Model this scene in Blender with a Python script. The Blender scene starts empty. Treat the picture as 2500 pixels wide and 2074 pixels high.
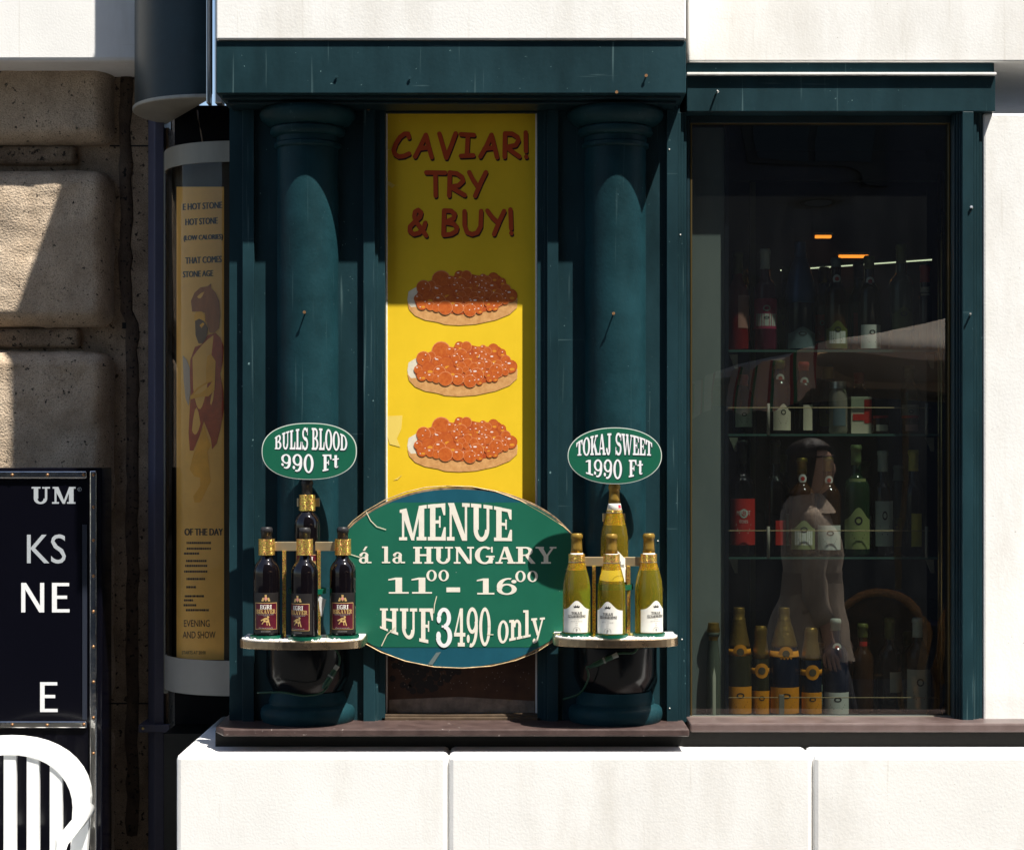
import bpy, bmesh, math, random
from mathutils import Vector, noise
random.seed(7)
scn = bpy.context.scene
col = scn.collection
# ------------------------------------------------------------------ camera, sky, sun, exposure
F = 4500.0; CX = 1250.0; HY = 1120.0; CAMD = 5.0; CAMZ = 1.6
cam = bpy.data.objects.new('camera', bpy.data.cameras.new('camera')); col.objects.link(cam)
cam.location = (0, -CAMD, CAMZ); cam.rotation_euler = (math.radians(90), 0, 0)
cam.data.sensor_width = 36; cam.data.lens = F/2500*36
cam.data.shift_y = (HY-1037)/2500
cam.data.clip_end = 500; cam.data.clip_start = .05
scn.camera = cam
SUN = Vector((-.97, 1.0, -2.7)).normalized()
world = bpy.data.worlds.new('World'); scn.world = world; world.use_nodes = True
nt = world.node_tree; nt.nodes.clear()
sky = nt.nodes.new('ShaderNodeTexSky'); sky.sky_type = 'NISHITA'; sky.sun_disc = False
sky.sun_elevation = math.asin(-SUN.z); sky.sun_rotation = math.atan2(-SUN.x, -SUN.y)
bg = nt.nodes.new('ShaderNodeBackground'); bg.inputs[1].default_value = .088
wo = nt.nodes.new('ShaderNodeOutputWorld')
nt.links.new(sky.outputs[0], bg.inputs[0]); nt.links.new(bg.outputs[0], wo.inputs[0])
sl = bpy.data.lights.new('sun', 'SUN'); sl.energy = 5; sl.angle = math.radians(.5); sl.color = (1, .95, .86)
so = bpy.data.objects.new('sun', sl); col.objects.link(so)
so.rotation_euler = SUN.to_track_quat('-Z', 'Y').to_euler(); so.location = (3, -4, 9)
vs = scn.view_settings; vs.view_transform = 'Standard'; vs.look = 'None'; vs.gamma = 1; vs.exposure = .95

# ------------------------------------------------------------------ helpers
def P(px, py, y):
    d = CAMD+y
    return Vector(((px-CX)*d/F, y, CAMZ-(py-HY)*d/F))
def X(px, y): return (px-CX)*(CAMD+y)/F
def Z(py, y): return CAMZ-(py-HY)*(CAMD+y)/F
ORG = {}
def tag(o, label=None, cat=None, group=None, kind=None):
    if label: o['label'] = label
    if cat: o['category'] = cat
    if group: o['group'] = group
    if kind: o['kind'] = kind
    return o
def thing(name, label, cat, loc, group=None):
    o = bpy.data.objects.new(name, None); col.objects.link(o); o.empty_display_size = .05
    o.location = loc; ORG[o] = Vector(loc); tag(o, label, cat, group); return o
def copy_tree(o, parent=None):
    c = o.copy(); col.objects.link(c)
    if parent: c.parent = parent
    for ch in list(o.children): copy_tree(ch, c)
    return c

class MB:
    def __init__(s): s.v = []; s.f = []; s.m = []; s.mi = 0; s.k = 0
    def add(s, vs, fs):
        b = len(s.v); s.v += [tuple(v) for v in vs]
        for f in fs: s.f.append([b+i for i in f]); s.m.append(s.mi)
    def box(s, x0, x1, y0, y1, z0, z1):
        s.add([(x0,y0,z0),(x1,y0,z0),(x1,y1,z0),(x0,y1,z0),(x0,y0,z1),(x1,y0,z1),(x1,y1,z1),(x0,y1,z1)],
              [(0,3,2,1),(4,5,6,7),(0,1,5,4),(1,2,6,5),(2,3,7,6),(3,0,4,7)])
    def pbox(s, px0, px1, py0, py1, yf, yb):   # front face read off at depth yf, straight back to yb
        s.box(X(px0,yf), X(px1,yf), yf, yb, Z(py1,yf), Z(py0,yf))
    def prism(s, pts, y0, y1):                   # outline in x,z
        n = len(pts)
        s.add([(x,y0,z) for x,z in pts]+[(x,y1,z) for x,z in pts],
              [tuple(range(n)), tuple(range(2*n-1,n-1,-1))]+[(i,n+i,n+(i+1)%n,(i+1)%n) for i in range(n)])
    def slab(s, pts, z0, z1):                    # outline in x,y
        n = len(pts)
        s.add([(x,y,z0) for x,y in pts]+[(x,y,z1) for x,y in pts],
              [tuple(range(n-1,-1,-1)), tuple(range(n,2*n))]+[(i,(i+1)%n,n+(i+1)%n,n+i) for i in range(n)])
    def lathe(s, prof, c, n=40, a0=0, a1=360, axis='z'):
        full = abs(a1-a0) >= 360; m = n if full else n+1
        vs = []
        for r, h in prof:
            for i in range(m):
                a = math.radians(a0+(a1-a0)*i/n)
                if axis == 'z': vs.append((c[0]+r*math.cos(a), c[1]+r*math.sin(a), c[2]+h))
                else: vs.append((c[0]+r*math.cos(a), c[1]-h, c[2]+r*math.sin(a)))
        fs = []
        for j in range(len(prof)-1):
            for i in range(n):
                i2 = (i+1) % m
                fs.append((j*m+i, j*m+i2, (j+1)*m+i2, (j+1)*m+i))
        if full:
            if prof[0][0] > 1e-6: fs.append(tuple(range(m-1,-1,-1)))
            if prof[-1][0] > 1e-6: fs.append(tuple((len(prof)-1)*m+i for i in range(m)))
        s.add(vs, fs)
    def tube(s, pts, r, n=8):
        pts = [Vector(p) for p in pts]; rr = r if isinstance(r, (list, tuple)) else [r]*len(pts)
        vs = []; N = len(pts)
        for i, p in enumerate(pts):
            t = (pts[min(i+1,N-1)]-pts[max(i-1,0)]).normalized()
            up = Vector((0,0,1)) if abs(t.z) < .9 else Vector((0,1,0))
            a = t.cross(up).normalized(); b = t.cross(a)
            for k in range(n):
                an = 2*math.pi*k/n
                vs.append(p+a*math.cos(an)*rr[i]+b*math.sin(an)*rr[i])
        fs = [(i*n+k, i*n+(k+1)%n, (i+1)*n+(k+1)%n, (i+1)*n+k) for i in range(N-1) for k in range(n)]
        fs += [tuple(range(n-1,-1,-1)), tuple((N-1)*n+k for k in range(n))]
        s.add(vs, fs)
    def loft(s, rings, cap=True):
        n = len(rings[0]); vs = [v for r in rings for v in r]
        fs = [(i*n+k, i*n+(k+1)%n, (i+1)*n+(k+1)%n, (i+1)*n+k) for i in range(len(rings)-1) for k in range(n)]
        if cap: fs += [tuple(range(n-1,-1,-1)), tuple((len(rings)-1)*n+k for k in range(n))]
        s.add(vs, fs)
    def sphere(s, c, r, n=16, sz=1, sy=1):
        prof = [(r*math.sin(math.pi*i/(n//2)), -r*sz*math.cos(math.pi*i/(n//2))) for i in range(n//2+1)]
        prof[0] = (1e-7, prof[0][1]); prof[-1] = (1e-7, prof[-1][1])
        s.lathe(prof, c, n)
    def flat(s, polys, fn, lift=.00006):          # thin print: each polygon a hair in front of the last
        for p in polys:
            s.k += 1; d = (s.k % 60)*min(lift,.000008)
            s.add([fn(u, v, d) for u, v in p], [tuple(range(len(p)))])
    def build(s, name, mats, parent=None, smooth=False, bevel=0, seg=2, norm=True, auto=None):
        me = bpy.data.meshes.new(name); o = bpy.data.objects.new(name, me); col.objects.link(o)
        org = ORG.get(parent, Vector()) if parent else Vector()
        if parent: ORG[o] = org; o.parent = parent
        me.from_pydata([(a-org.x, b-org.y, c-org.z) for a, b, c in s.v], [], s.f)
        for m in (mats if isinstance(mats, (list, tuple)) else [mats]): me.materials.append(m)
        for p, mi in zip(me.polygons, s.m): p.material_index = mi
        if norm:
            bm = bmesh.new(); bm.from_mesh(me); bmesh.ops.recalc_face_normals(bm, faces=bm.faces); bm.to_mesh(me); bm.free()
        if bevel:
            b = o.modifiers.new('bevel', 'BEVEL'); b.width = bevel; b.segments = seg; b.limit_method = 'ANGLE'; b.angle_limit = math.radians(35)
        if smooth or auto:
            me.polygons.foreach_set('use_smooth', [True]*len(me.polygons))
            if auto: me.set_sharp_from_angle(angle=math.radians(auto))
        me.update(); return o

# ------------------------------------------------------------------ materials
def mat(name, c, rough=.5, metal=0, var=0, vs=20, bump=0, bs=60, c2=None, coat=0, spec=.5, speck=None, trans=0, ior=1.45, emit=None, es=0, sss=0, streak=0, grain=None, scratch=None, stain=None):
    m = bpy.data.materials.new(name); m.use_nodes = True; t = m.node_tree; b = t.nodes['Principled BSDF']
    b.inputs['Base Color'].default_value = (*c, 1); b.inputs['Roughness'].default_value = rough; b.inputs['Metallic'].default_value = metal
    b.inputs['Specular IOR Level'].default_value = spec; b.inputs['Coat Weight'].default_value = coat; b.inputs['Coat Roughness'].default_value = .06
    b.inputs['Transmission Weight'].default_value = trans; b.inputs['IOR'].default_value = ior
    if emit: b.inputs['Emission Color'].default_value = (*emit, 1); b.inputs['Emission Strength'].default_value = es
    N = t.nodes.new; L = t.links.new
    tc = N('ShaderNodeTexCoord'); src = None
    if var or c2:
        n = N('ShaderNodeTexNoise'); n.inputs['Scale'].default_value = vs; n.inputs['Detail'].default_value = 8; n.inputs['Roughness'].default_value = .65
        if streak:
            mp = N('ShaderNodeMapping'); mp.inputs['Scale'].default_value = (1, 1, streak); L(tc.outputs['Object'], mp.inputs[0]); L(mp.outputs[0], n.inputs['Vector'])
        else: L(tc.outputs['Object'], n.inputs['Vector'])
        r = N('ShaderNodeValToRGB'); d = c2 or tuple(x*(1-var) for x in c); e = c if c2 else tuple(min(1, x*(1+var)) for x in c)
        r.color_ramp.elements[0].position = .33; r.color_ramp.elements[1].position = .67
        r.color_ramp.elements[0].color = (*d, 1); r.color_ramp.elements[1].color = (*e, 1)
        L(n.outputs[0], r.inputs[0]); src = r.outputs[0]
        mr = N('ShaderNodeMapRange'); mr.inputs[3].default_value = max(.02, rough-.1); mr.inputs[4].default_value = min(1, rough+.12)
        L(n.outputs[0], mr.inputs[0]); L(mr.outputs[0], b.inputs['Roughness'])
    if speck:
        sc_, th, sc_col = speck
        n2 = N('ShaderNodeTexNoise'); n2.inputs['Scale'].default_value = sc_; n2.inputs['Detail'].default_value = 3; L(tc.outputs['Object'], n2.inputs['Vector'])
        r2 = N('ShaderNodeValToRGB'); r2.color_ramp.elements[0].position = th; r2.color_ramp.elements[1].position = th+.03
        L(n2.outputs[0], r2.inputs[0]); mx = N('ShaderNodeMix'); mx.data_type = 'RGBA'
        L(r2.outputs[0], mx.inputs[0])
        if src: L(src, mx.inputs[6])
        else: mx.inputs[6].default_value = (*c, 1)
        mx.inputs[7].default_value = (*sc_col, 1); src = mx.outputs[2]
    def over(fac, colr):
        nonlocal src
        mx = N('ShaderNodeMix'); mx.data_type = 'RGBA'; L(fac, mx.inputs[0])
        if src: L(src, mx.inputs[6])
        else: mx.inputs[6].default_value = (*c, 1)
        mx.inputs[7].default_value = (*colr, 1); src = mx.outputs[2]
    def field(scale, mapsc, lo, hi, amt, det=4):
        n = N('ShaderNodeTexNoise'); n.inputs['Scale'].default_value = scale; n.inputs['Detail'].default_value = det; n.inputs['Roughness'].default_value = .7
        mp = N('ShaderNodeMapping'); mp.inputs['Scale'].default_value = mapsc; L(tc.outputs['Object'], mp.inputs[0]); L(mp.outputs[0], n.inputs['Vector'])
        r = N('ShaderNodeMapRange'); r.inputs[1].default_value = lo; r.inputs[2].default_value = hi; r.inputs[3].default_value = 0; r.inputs[4].default_value = amt; L(n.outputs[0], r.inputs[0]); return r.outputs[0]
    if grain:
        gs, ga = grain; over(field(gs, (1,1,1), .50, .66, ga, 2), tuple(x*.28 for x in c)); over(field(gs*1.3, (1.1,1,1), .56, .72, ga*.6, 2), tuple(min(.9,x*1.5) for x in c))
    if scratch: over(field(70, (1,1,.03), .66, .74, .55, 2), scratch); over(field(55, (.05,1,1), .72, .78, .5, 2), scratch)
    if stain: over(field(2.2, (1.6,1.6,.45), .50, .72, .55, 6), stain)
    if src: L(src, b.inputs['Base Color'])
    if bump:
        n3 = N('ShaderNodeTexNoise'); n3.inputs['Scale'].default_value = bs; n3.inputs['Detail'].default_value = 6; L(tc.outputs['Object'], n3.inputs['Vector'])
        bp = N('ShaderNodeBump'); bp.inputs['Strength'].default_value = bump; bp.inputs['Distance'].default_value = .004
        L(n3.outputs[0], bp.inputs['Height']); L(bp.outputs[0], b.inputs['Normal'])
    return m
def glass_sheet(name, tint, ior=1.75, wav=0, rough=.0, dust=0):
    m = bpy.data.materials.new(name); m.use_nodes = True; t = m.node_tree; t.nodes.clear(); N = t.nodes.new; L = t.links.new
    tr = N('ShaderNodeBsdfTransparent'); tr.inputs[0].default_value = (*tint, 1)
    gl = N('ShaderNodeBsdfGlossy'); gl.inputs['Roughness'].default_value = rough
    fr = N('ShaderNodeFresnel'); fr.inputs[0].default_value = ior; mx = N('ShaderNodeMixShader'); out = N('ShaderNodeOutputMaterial')
    if wav:
        tc = N('ShaderNodeTexCoord'); n = N('ShaderNodeTexNoise'); n.inputs['Scale'].default_value = 3.2; n.inputs['Detail'].default_value = 1
        mp = N('ShaderNodeMapping'); mp.inputs['Scale'].default_value = (.6, 1, 1.6)
        L(tc.outputs['Object'], mp.inputs[0]); L(mp.outputs[0], n.inputs['Vector'])
        b = N('ShaderNodeBump'); b.inputs['Strength'].default_value = 1; b.inputs['Distance'].default_value = wav
        L(n.outputs[0], b.inputs['Height']); L(b.outputs[0], gl.inputs['Normal'])
    L(fr.outputs[0], mx.inputs[0]); L(tr.outputs[0], mx.inputs[1]); L(gl.outputs[0], mx.inputs[2]); last = mx
    if dust:
        tc2 = N('ShaderNodeTexCoord'); n2 = N('ShaderNodeTexNoise'); n2.inputs['Scale'].default_value = 5; n2.inputs['Detail'].default_value = 9; n2.inputs['Roughness'].default_value = .7
        m2 = N('ShaderNodeMapping'); m2.inputs['Scale'].default_value = (1.6,1,.5); L(tc2.outputs['Object'], m2.inputs[0]); L(m2.outputs[0], n2.inputs['Vector'])
        r2 = N('ShaderNodeMapRange'); r2.inputs[1].default_value = .35; r2.inputs[2].default_value = .75; r2.inputs[3].default_value = dust*.25; r2.inputs[4].default_value = dust; L(n2.outputs[0], r2.inputs[0])
        df = N('ShaderNodeBsdfDiffuse'); df.inputs[0].default_value = (.62,.66,.64,1); last = N('ShaderNodeMixShader')
        L(r2.outputs[0], last.inputs[0]); L(mx.outputs[0], last.inputs[1]); L(df.outputs[0], last.inputs[2])
    L(last.outputs[0], out.inputs[0])
    return m
def glitter(name, c, rough=.32):
    m = bpy.data.materials.new(name); m.use_nodes = True; t = m.node_tree; b = t.nodes['Principled BSDF']; N = t.nodes.new; L = t.links.new
    tc = N('ShaderNodeTexCoord'); v = N('ShaderNodeTexVoronoi'); v.inputs['Scale'].default_value = 520; L(tc.outputs['Object'], v.inputs['Vector'])
    hs = N('ShaderNodeHueSaturation'); hs.inputs['Color'].default_value = (*c, 1)
    sx = N('ShaderNodeSeparateColor'); L(v.outputs['Color'], sx.inputs[0])
    h = N('ShaderNodeMapRange'); h.inputs[3].default_value = .44; h.inputs[4].default_value = .58; L(sx.outputs[0], h.inputs[0]); L(h.outputs[0], hs.inputs['Hue'])
    va = N('ShaderNodeMapRange'); va.inputs[3].default_value = .45; va.inputs[4].default_value = 1.35; L(sx.outputs[1], va.inputs[0]); L(va.outputs[0], hs.inputs['Value'])
    L(hs.outputs[0], b.inputs['Base Color']); b.inputs['Metallic'].default_value = .85; b.inputs['Roughness'].default_value = rough
    bp = N('ShaderNodeBump'); bp.inputs['Strength'].default_value = .5; bp.inputs['Distance'].default_value = .002
    L(sx.outputs[2], bp.inputs['Height']); L(bp.outputs[0], b.inputs['Normal'])
    return m
M = {}
M['teal'] = mat('teal_paint', (.0095,.033,.042), .42, scratch=(.10,.17,.18), var=.35, vs=5, bump=.08, bs=90, streak=.35, speck=(95,.735,(.16,.26,.27)), spec=.25)
M['teal_col'] = mat('teal_column_paint', (.0076,.035,.044), .48, scratch=(.05,.10,.11), var=.3, vs=7, bump=.14, bs=130, speck=(150,.75,(.10,.18,.20)), spec=.16)
M['teal_dk'] = mat('dark_teal_shade_paint', (.006,.022,.03), .4, var=.3, vs=8, bump=.05, spec=.4)  # darker teal for recessed parts; stands in for shade at the right jamb
M['black'] = mat('black_paint', (.004,.004,.005), .5, var=.3, spec=.3)
M['cellar'] = mat('black_board', (.006,.006,.008), .7, var=.3, spec=.2)
M['drum'] = mat('black_lacquer', (.004,.006,.008), .16, var=.2, spec=.5)
M['stone'] = mat('limestone_block', (.68,.545,.41), .9, c2=(.42,.31,.21), vs=7, bump=1, bs=170, grain=(260,.75), stain=(.16,.12,.09), speck=(75,.66,(.02,.016,.012)))
M['stone_flat'] = mat('rough_stone', (.40,.30,.21), .95, c2=(.16,.11,.07), vs=11, bump=1, bs=190, grain=(240,.8), speck=(60,.61,(.014,.011,.009)))
M['mortar'] = mat('dark_mortar', (.11,.076,.052), .95, c2=(.055,.037,.027), vs=25, bump=1, bs=200, speck=(80,.62,(.012,.01,.008)))
M['pale'] = mat('pale_plaster_stone', (.83,.825,.81), .85, var=.04, vs=4, bump=.12, bs=160, stain=(.60,.57,.52), scratch=(.66,.64,.60), speck=(120,.74,(.40,.38,.35)))
M['pipe'] = mat('blue_grey_paint', (.075,.075,.118), .5, var=.1, vs=6, bump=.05)
M['steel'] = mat('brushed_steel', (.62,.62,.60), .3, 1, var=.15, vs=30, streak=.05)
M['steel_w'] = mat('satin_aluminium', (.25,.235,.19), .5, .1, var=.1, vs=14, streak=.1)
M['chrome'] = mat('polished_trim', (.80,.79,.76), .12, 1, var=.06, vs=30, bump=.25, bs=25)
M['alu_edge'] = mat('grey_plate', (.33,.32,.28), .5, .2, var=.15, vs=12)
M['brass'] = mat('aged_brass', (.55,.40,.16), .3, 1, var=.2)
M['screw'] = mat('rusty_screw', (.32,.17,.08), .4, .7, var=.3, vs=200)
M['yellow'] = mat('yellow_print', (.80,.54,.022), .42, var=.05, vs=6, spec=.35)
M['red_ink'] = mat('red_orange_ink', (.52,.065,.012), .45)
M['blk_ink'] = mat('dark_ink', (.035,.008,.008), .5)
M['white_edge'] = mat('white_foamboard_edge', (.78,.77,.74), .6, var=.1, vs=60)
M['bread_w'] = mat('bread_white_ink', (.72,.66,.52), .45, var=.1, vs=60)
M['crust'] = mat('bread_crust_ink', (.70,.39,.15), .45, c2=(.52,.25,.085), vs=70)
M['roe_base'] = mat('roe_red_ink', (.50,.10,.022), .4, c2=(.40,.065,.016), vs=60)
M['roe_a'] = mat('roe_orange_ink', (.60,.145,.024), .4, c2=(.46,.085,.016), vs=120)
M['roe_b'] = mat('roe_dark_orange_ink', (.46,.085,.016), .4, c2=(.58,.14,.026), vs=120)
M['roe_rim'] = mat('roe_rim_ink', (.66,.24,.10), .4)
M['roe_hi'] = mat('roe_highlight_ink', (.85,.72,.66), .35)
M['roe_glow'] = mat('roe_amber_ink', (.72,.30,.03), .4)
M['green'] = mat('green_vinyl', (.0125,.122,.075), .36, var=.10, vs=4, bump=.03, bs=40, speck=(140,.765,(.4,.45,.4)), spec=.4)
M['green2'] = mat('bottle_green_vinyl', (.010,.112,.064), .35, var=.06, vs=5)
M['blue'] = mat('petrol_blue_paint', (.010,.085,.125), .36, var=.18, vs=5, streak=.4, speck=(120,.74,(.2,.3,.3)))
M['cream'] = mat('cream_vinyl', (.80,.76,.66), .5, var=.05, vs=30)
M['white'] = mat('white_vinyl', (.82,.83,.84), .45)
M['outline'] = mat('navy_outline', (.02,.03,.06), .5)
M['edge_blk'] = mat('chipped_black_edge', (.02,.014,.01), .6, c2=(.45,.30,.16), vs=26)
M['goldedge'] = mat('worn_gold_edge', (.55,.40,.22), .5, .2, var=.4, vs=40)
M['gold'] = glitter('gold_glitter_foil', (.80,.47,.13))
M['goldbar'] = mat('gold_chrome_bar', (.92,.74,.46), .34, .9)
M['shelfrim'] = mat('stainless_band', (.60,.45,.29), .26, 1, var=.25, vs=12, bump=.15, bs=14)
M['salt'] = mat('white_crushed_ice', (.84,.85,.83), .6, bump=1, bs=260)
M['cup'] = mat('green_plastic_saucer', (.004,.085,.05), .25)
M['wine'] = mat('dark_wine_glass', (.004,.003,.004), .04, spec=.6)
M['capsule'] = mat('matt_black_capsule', (.022,.021,.023), .42, bump=.15, bs=160)
M['lab_blk'] = mat('black_label_paper', (.012,.010,.010), .5)
M['lab_mar'] = mat('maroon_label_paper', (.115,.008,.022), .4, c2=(.05,.004,.01), vs=25)
M['lab_gold'] = mat('label_gold_ink', (.62,.42,.16), .4, .3)
M['lab_wht'] = mat('label_white_paper', (.78,.76,.70), .55, var=.04, vs=50)
M['lab_gry'] = mat('label_grey_ink', (.32,.31,.29), .5)
M['lab_ink'] = mat('label_black_ink', (.02,.02,.02), .5)
M['lab_pink'] = mat('label_pink_crest', (.6,.25,.2), .5)
M['tokaj'] = mat('amber_wine_glass', (.96,.72,.07), .02, trans=.91, ior=1.34)
M['olivecap'] = mat('olive_gold_capsule', (.27,.165,.028), .34, .35, var=.15, vs=60)
M['redstripe'] = mat('red_band_paper', (.55,.03,.06), .5)
M['sill'] = mat('brown_marble_sill', (.085,.055,.05), .42, c2=(.045,.028,.026), vs=18, bump=.15, bs=120, speck=(70,.70,(.3,.26,.24)))
M['plinth'] = mat('black_granite', (.006,.006,.005), .5, var=.4, vs=60, spec=.3)
M['signblk'] = mat('gloss_black_sign', (.003,.003,.006), .12, spec=.5)
M['signgrey'] = mat('grey_print', (.42,.45,.48), .4)  # grey for the upper words; the lower words are white
M['paper'] = mat('tan_poster_paper', (.95,.50,.115), .7, var=.10, vs=8)
M['paper_ink'] = mat('brown_black_ink', (.05,.035,.025), .7)
M['hair_ink'] = mat('painted_brown_hair', (.46,.16,.05), .7, c2=(.32,.10,.03), vs=40, streak=.2)
M['pelt_ink'] = mat('painted_red_pelt', (.52,.085,.03), .7, c2=(.36,.05,.02), vs=30)
M['skin_ink'] = mat('painted_ochre_skin', (.92,.43,.045), .7, var=.12, vs=20)
M['club_ink'] = mat('painted_grey_stone', (.5,.38,.3), .7)
M['caseglass'] = glass_sheet('clear_acrylic', (.96,.96,.93), 1.38)
M['glass'] = glass_sheet('tinted_shop_glass', (.47,.51,.49), 2.15, wav=.0018, dust=.010)
M['shelfglass'] = glass_sheet('green_shelf_glass', (.70,.80,.74), 1.5)
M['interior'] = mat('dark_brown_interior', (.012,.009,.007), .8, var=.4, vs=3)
M['side_board'] = mat('grey_green_board', (.27,.31,.29), .7, c2=(.16,.20,.20), vs=3, streak=.3, speck=(60,.73,(.3,.3,.28)))
M['post'] = mat('navy_post', (.008,.012,.02), .4)
M['olivepost'] = mat('olive_post', (.10,.10,.03), .5)
M['lampwarm'] = mat('warm_lamp', (.2,.08,.02), .5, emit=(1,.28,.03), es=1.6)
M['striplight'] = mat('strip_light', (.5,.5,.4), .5, emit=(.85,.9,.6), es=.85)
M['cable'] = mat('green_cable', (.003,.045,.022), .4)
M['plugw'] = mat('grey_plug_collar', (.25,.27,.25), .4)
M['tape_y'] = mat('pale_tape', (.82,.62,.14), .3)
M['scratch'] = mat('pale_scratch', (.7,.66,.5), .6)
M['railbrass'] = mat('dull_brass_rail', (.22,.17,.08), .5, .4)
M['tape'] = mat('white_paper_tag', (.75,.75,.75), .6)

# ------------------------------------------------------------------ lettering
def R_(a,b,c,d): return [(a,b),(c,b),(c,d),(a,d)]
def ER(cx,cy,rx,ry,tx,ty,a0=0,a1=360):
    n = max(4,int(abs(a1-a0)/15)); o = []
    for i in range(n):
        p = math.radians(a0+(a1-a0)*i/n); q = math.radians(a0+(a1-a0)*(i+1)/n)
        o.append([(cx+rx*math.cos(p),cy+ry*math.sin(p)),(cx+rx*math.cos(q),cy+ry*math.sin(q)),
                  (cx+(rx-tx)*math.cos(q),cy+(ry-ty)*math.sin(q)),(cx+(rx-tx)*math.cos(p),cy+(ry-ty)*math.sin(p))])
    return o
def DI(cx,cy,r,ry=None,n=14):
    ry = ry or r
    return [(cx+r*math.cos(2*math.pi*i/n),cy+ry*math.sin(2*math.pi*i/n)) for i in range(n)]
def ST(p,q,w0,w1=None):   # slanted stroke, horizontal ends
    w1 = w1 or w0
    return [(p[0]-w0/2,p[1]),(p[0]+w0/2,p[1]),(q[0]+w1/2,q[1]),(q[0]-w1/2,q[1])]
G = {}
def slab_font():
    h=.1
    def ser(x,y,w=.44): return R_(x-w/2,y,x+w/2,y+h)
    G['I']=(.5,[R_(.13,0,.37,1),R_(0,0,.5,h),R_(0,1-h,.5,1)])
    G['H']=(1.,[R_(.1,0,.33,1),R_(.67,0,.9,1),ser(.215,0),ser(.785,0),ser(.215,1-h),ser(.785,1-h),R_(.3,.45,.7,.56)])
    e=[R_(.1,0,.34,1),R_(0,0,.8,h),R_(0,1-h,.78,1),R_(.3,.46,.54,.55),R_(.5,.35,.57,.66),[(.6,h),(.72,.36),(.8,.36),(.8,h)],[(.6,1-h),(.7,.68),(.78,.68),(.78,1-h)]]
    G['E']=(.82,e); G['É']=(.82,e+[ST((.36,1.06),(.5,1.26),.12)])
    G['F']=(.78,[R_(.1,0,.34,1),R_(0,0,.5,h),R_(0,1-h,.76,1),R_(.3,.44,.52,.53),R_(.48,.33,.55,.64),[(.58,1-h),(.69,.66),(.76,.66),(.76,1-h)]])
    G['L']=(.76,[R_(.1,0,.34,1),R_(0,0,.74,h),R_(0,1-h,.46,1),[(.54,h),(.66,.38),(.74,.38),(.74,h)]])
    G['T']=(.82,[R_(.29,0,.53,1),R_(.15,0,.67,h),R_(0,1-h,.82,1),[(0,1-h),(0,.66),(.08,.66),(.19,1-h)],[(.82,1-h),(.82,.66),(.74,.66),(.63,1-h)]])
    G['N']=(1.,[R_(.1,0,.2,1),R_(.78,0,.88,1),[(.02,1),(.3,1),(.88,0),(.66,0)],ser(.15,0,.34),ser(.83,1-h,.34)])
    G['M']=(1.2,[R_(.1,0,.2,1),R_(.85,0,1.09,1),[(.03,1),(.3,1),(.66,0),(.52,0)],[(.52,0),(.63,0),(.98,1),(.86,1)],ser(.15,0,.36),ser(.97,0,.44),R_(0,1-h,.24,1),R_(.9,1-h,1.2,1)])
    G['U']=(.98,[R_(.12,.3,.35,1),R_(.7,.3,.82,1),ser(.235,1-h,.46),ser(.76,1-h,.4)]+ER(.47,.31,.35,.33,.19,.12,180,360))
    G['A']=(.98,[[(.38,1),(.6,1),(.92,0),(.66,0)],[(.1,0),(.21,0),(.5,1),(.4,1)],ser(.16,0,.36),ser(.79,0,.42),R_(.24,.27,.72,.36)])
    G['V']=(.98,[[(.36,0),(.56,0),(.32,1),(.08,1)],[(.4,0),(.52,0),(.88,1),(.77,1)],ser(.2,1-h,.42),ser(.82,1-h,.34)])
    G['Y']=(.96,[[(.04,1),(.3,1),(.58,.4),(.38,.4)],[(.8,1),(.92,1),(.58,.42),(.46,.42)],R_(.37,0,.6,.46),R_(.24,0,.73,h),ser(.17,1-h,.42),ser(.84,1-h,.34)])
    G['W']=(1.4,[[(.05,1),(.3,1),(.5,0),(.34,0)],[(.4,0),(.5,0),(.74,1),(.64,1)],[(.56,1),(.8,1),(1.0,0),(.86,0)],[(.9,0),(1.,0),(1.3,1),(1.2,1)],ser(.18,1-h,.42),ser(.68,1-h,.34),ser(1.25,1-h,.32)])
    G['K']=(.98,[R_(.1,0,.34,1),ser(.22,0),ser(.22,1-h),[(.3,.36),(.4,.36),(.86,1),(.72,1)],[(.4,.56),(.56,.66),(.98,0),(.68,0)],ser(.78,1-h,.38),ser(.82,0,.4)])
    G['R']=(.98,[R_(.1,0,.34,1),R_(0,0,.46,h),R_(0,1-h,.5,1),R_(.3,.46,.5,.54),[(.42,.5),(.62,.5),(.98,0),(.74,0)]]+ER(.48,.73,.36,.27,.22,.1,-90,90))
    G['B']=(.92,[R_(.1,0,.34,1),R_(0,0,.5,h),R_(0,1-h,.48,1),R_(.3,.48,.5,.56)]+ER(.46,.75,.36,.25,.22,.1,-90,90)+ER(.48,.27,.41,.28,.24,.1,-90,90))
    G['D']=(1.,[R_(.1,0,.34,1),R_(0,0,.48,h),R_(0,1-h,.48,1)]+ER(.46,.5,.48,.5,.25,.1,-90,90))
    G['O']=(.96,ER(.48,.5,.48,.53,.25,.1)); G['0']=(.86,ER(.43,.5,.43,.53,.22,.1))
    G['S']=(.84,ER(.42,.74,.38,.29,.2,.12,20,270)+ER(.42,.28,.4,.31,.21,.12,-160,90)+[R_(.7,.66,.78,1),R_(.04,0,.12,.36),[(.1,.62),(.3,.45),(.66,.36),(.74,.42),(.5,.58)]])
    G['G']=(1.02,ER(.5,.5,.5,.53,.25,.11,50,340)+[R_(.7,.02,.9,.42),R_(.56,.38,1.0,.47),R_(.82,.66,.9,1)])
    G['J']=(.7,[R_(.34,.26,.58,1),R_(.2,1-h,.72,1)]+ER(.32,.26,.26,.28,.2,.12,180,360)+[DI(.12,.24,.1)])
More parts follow.
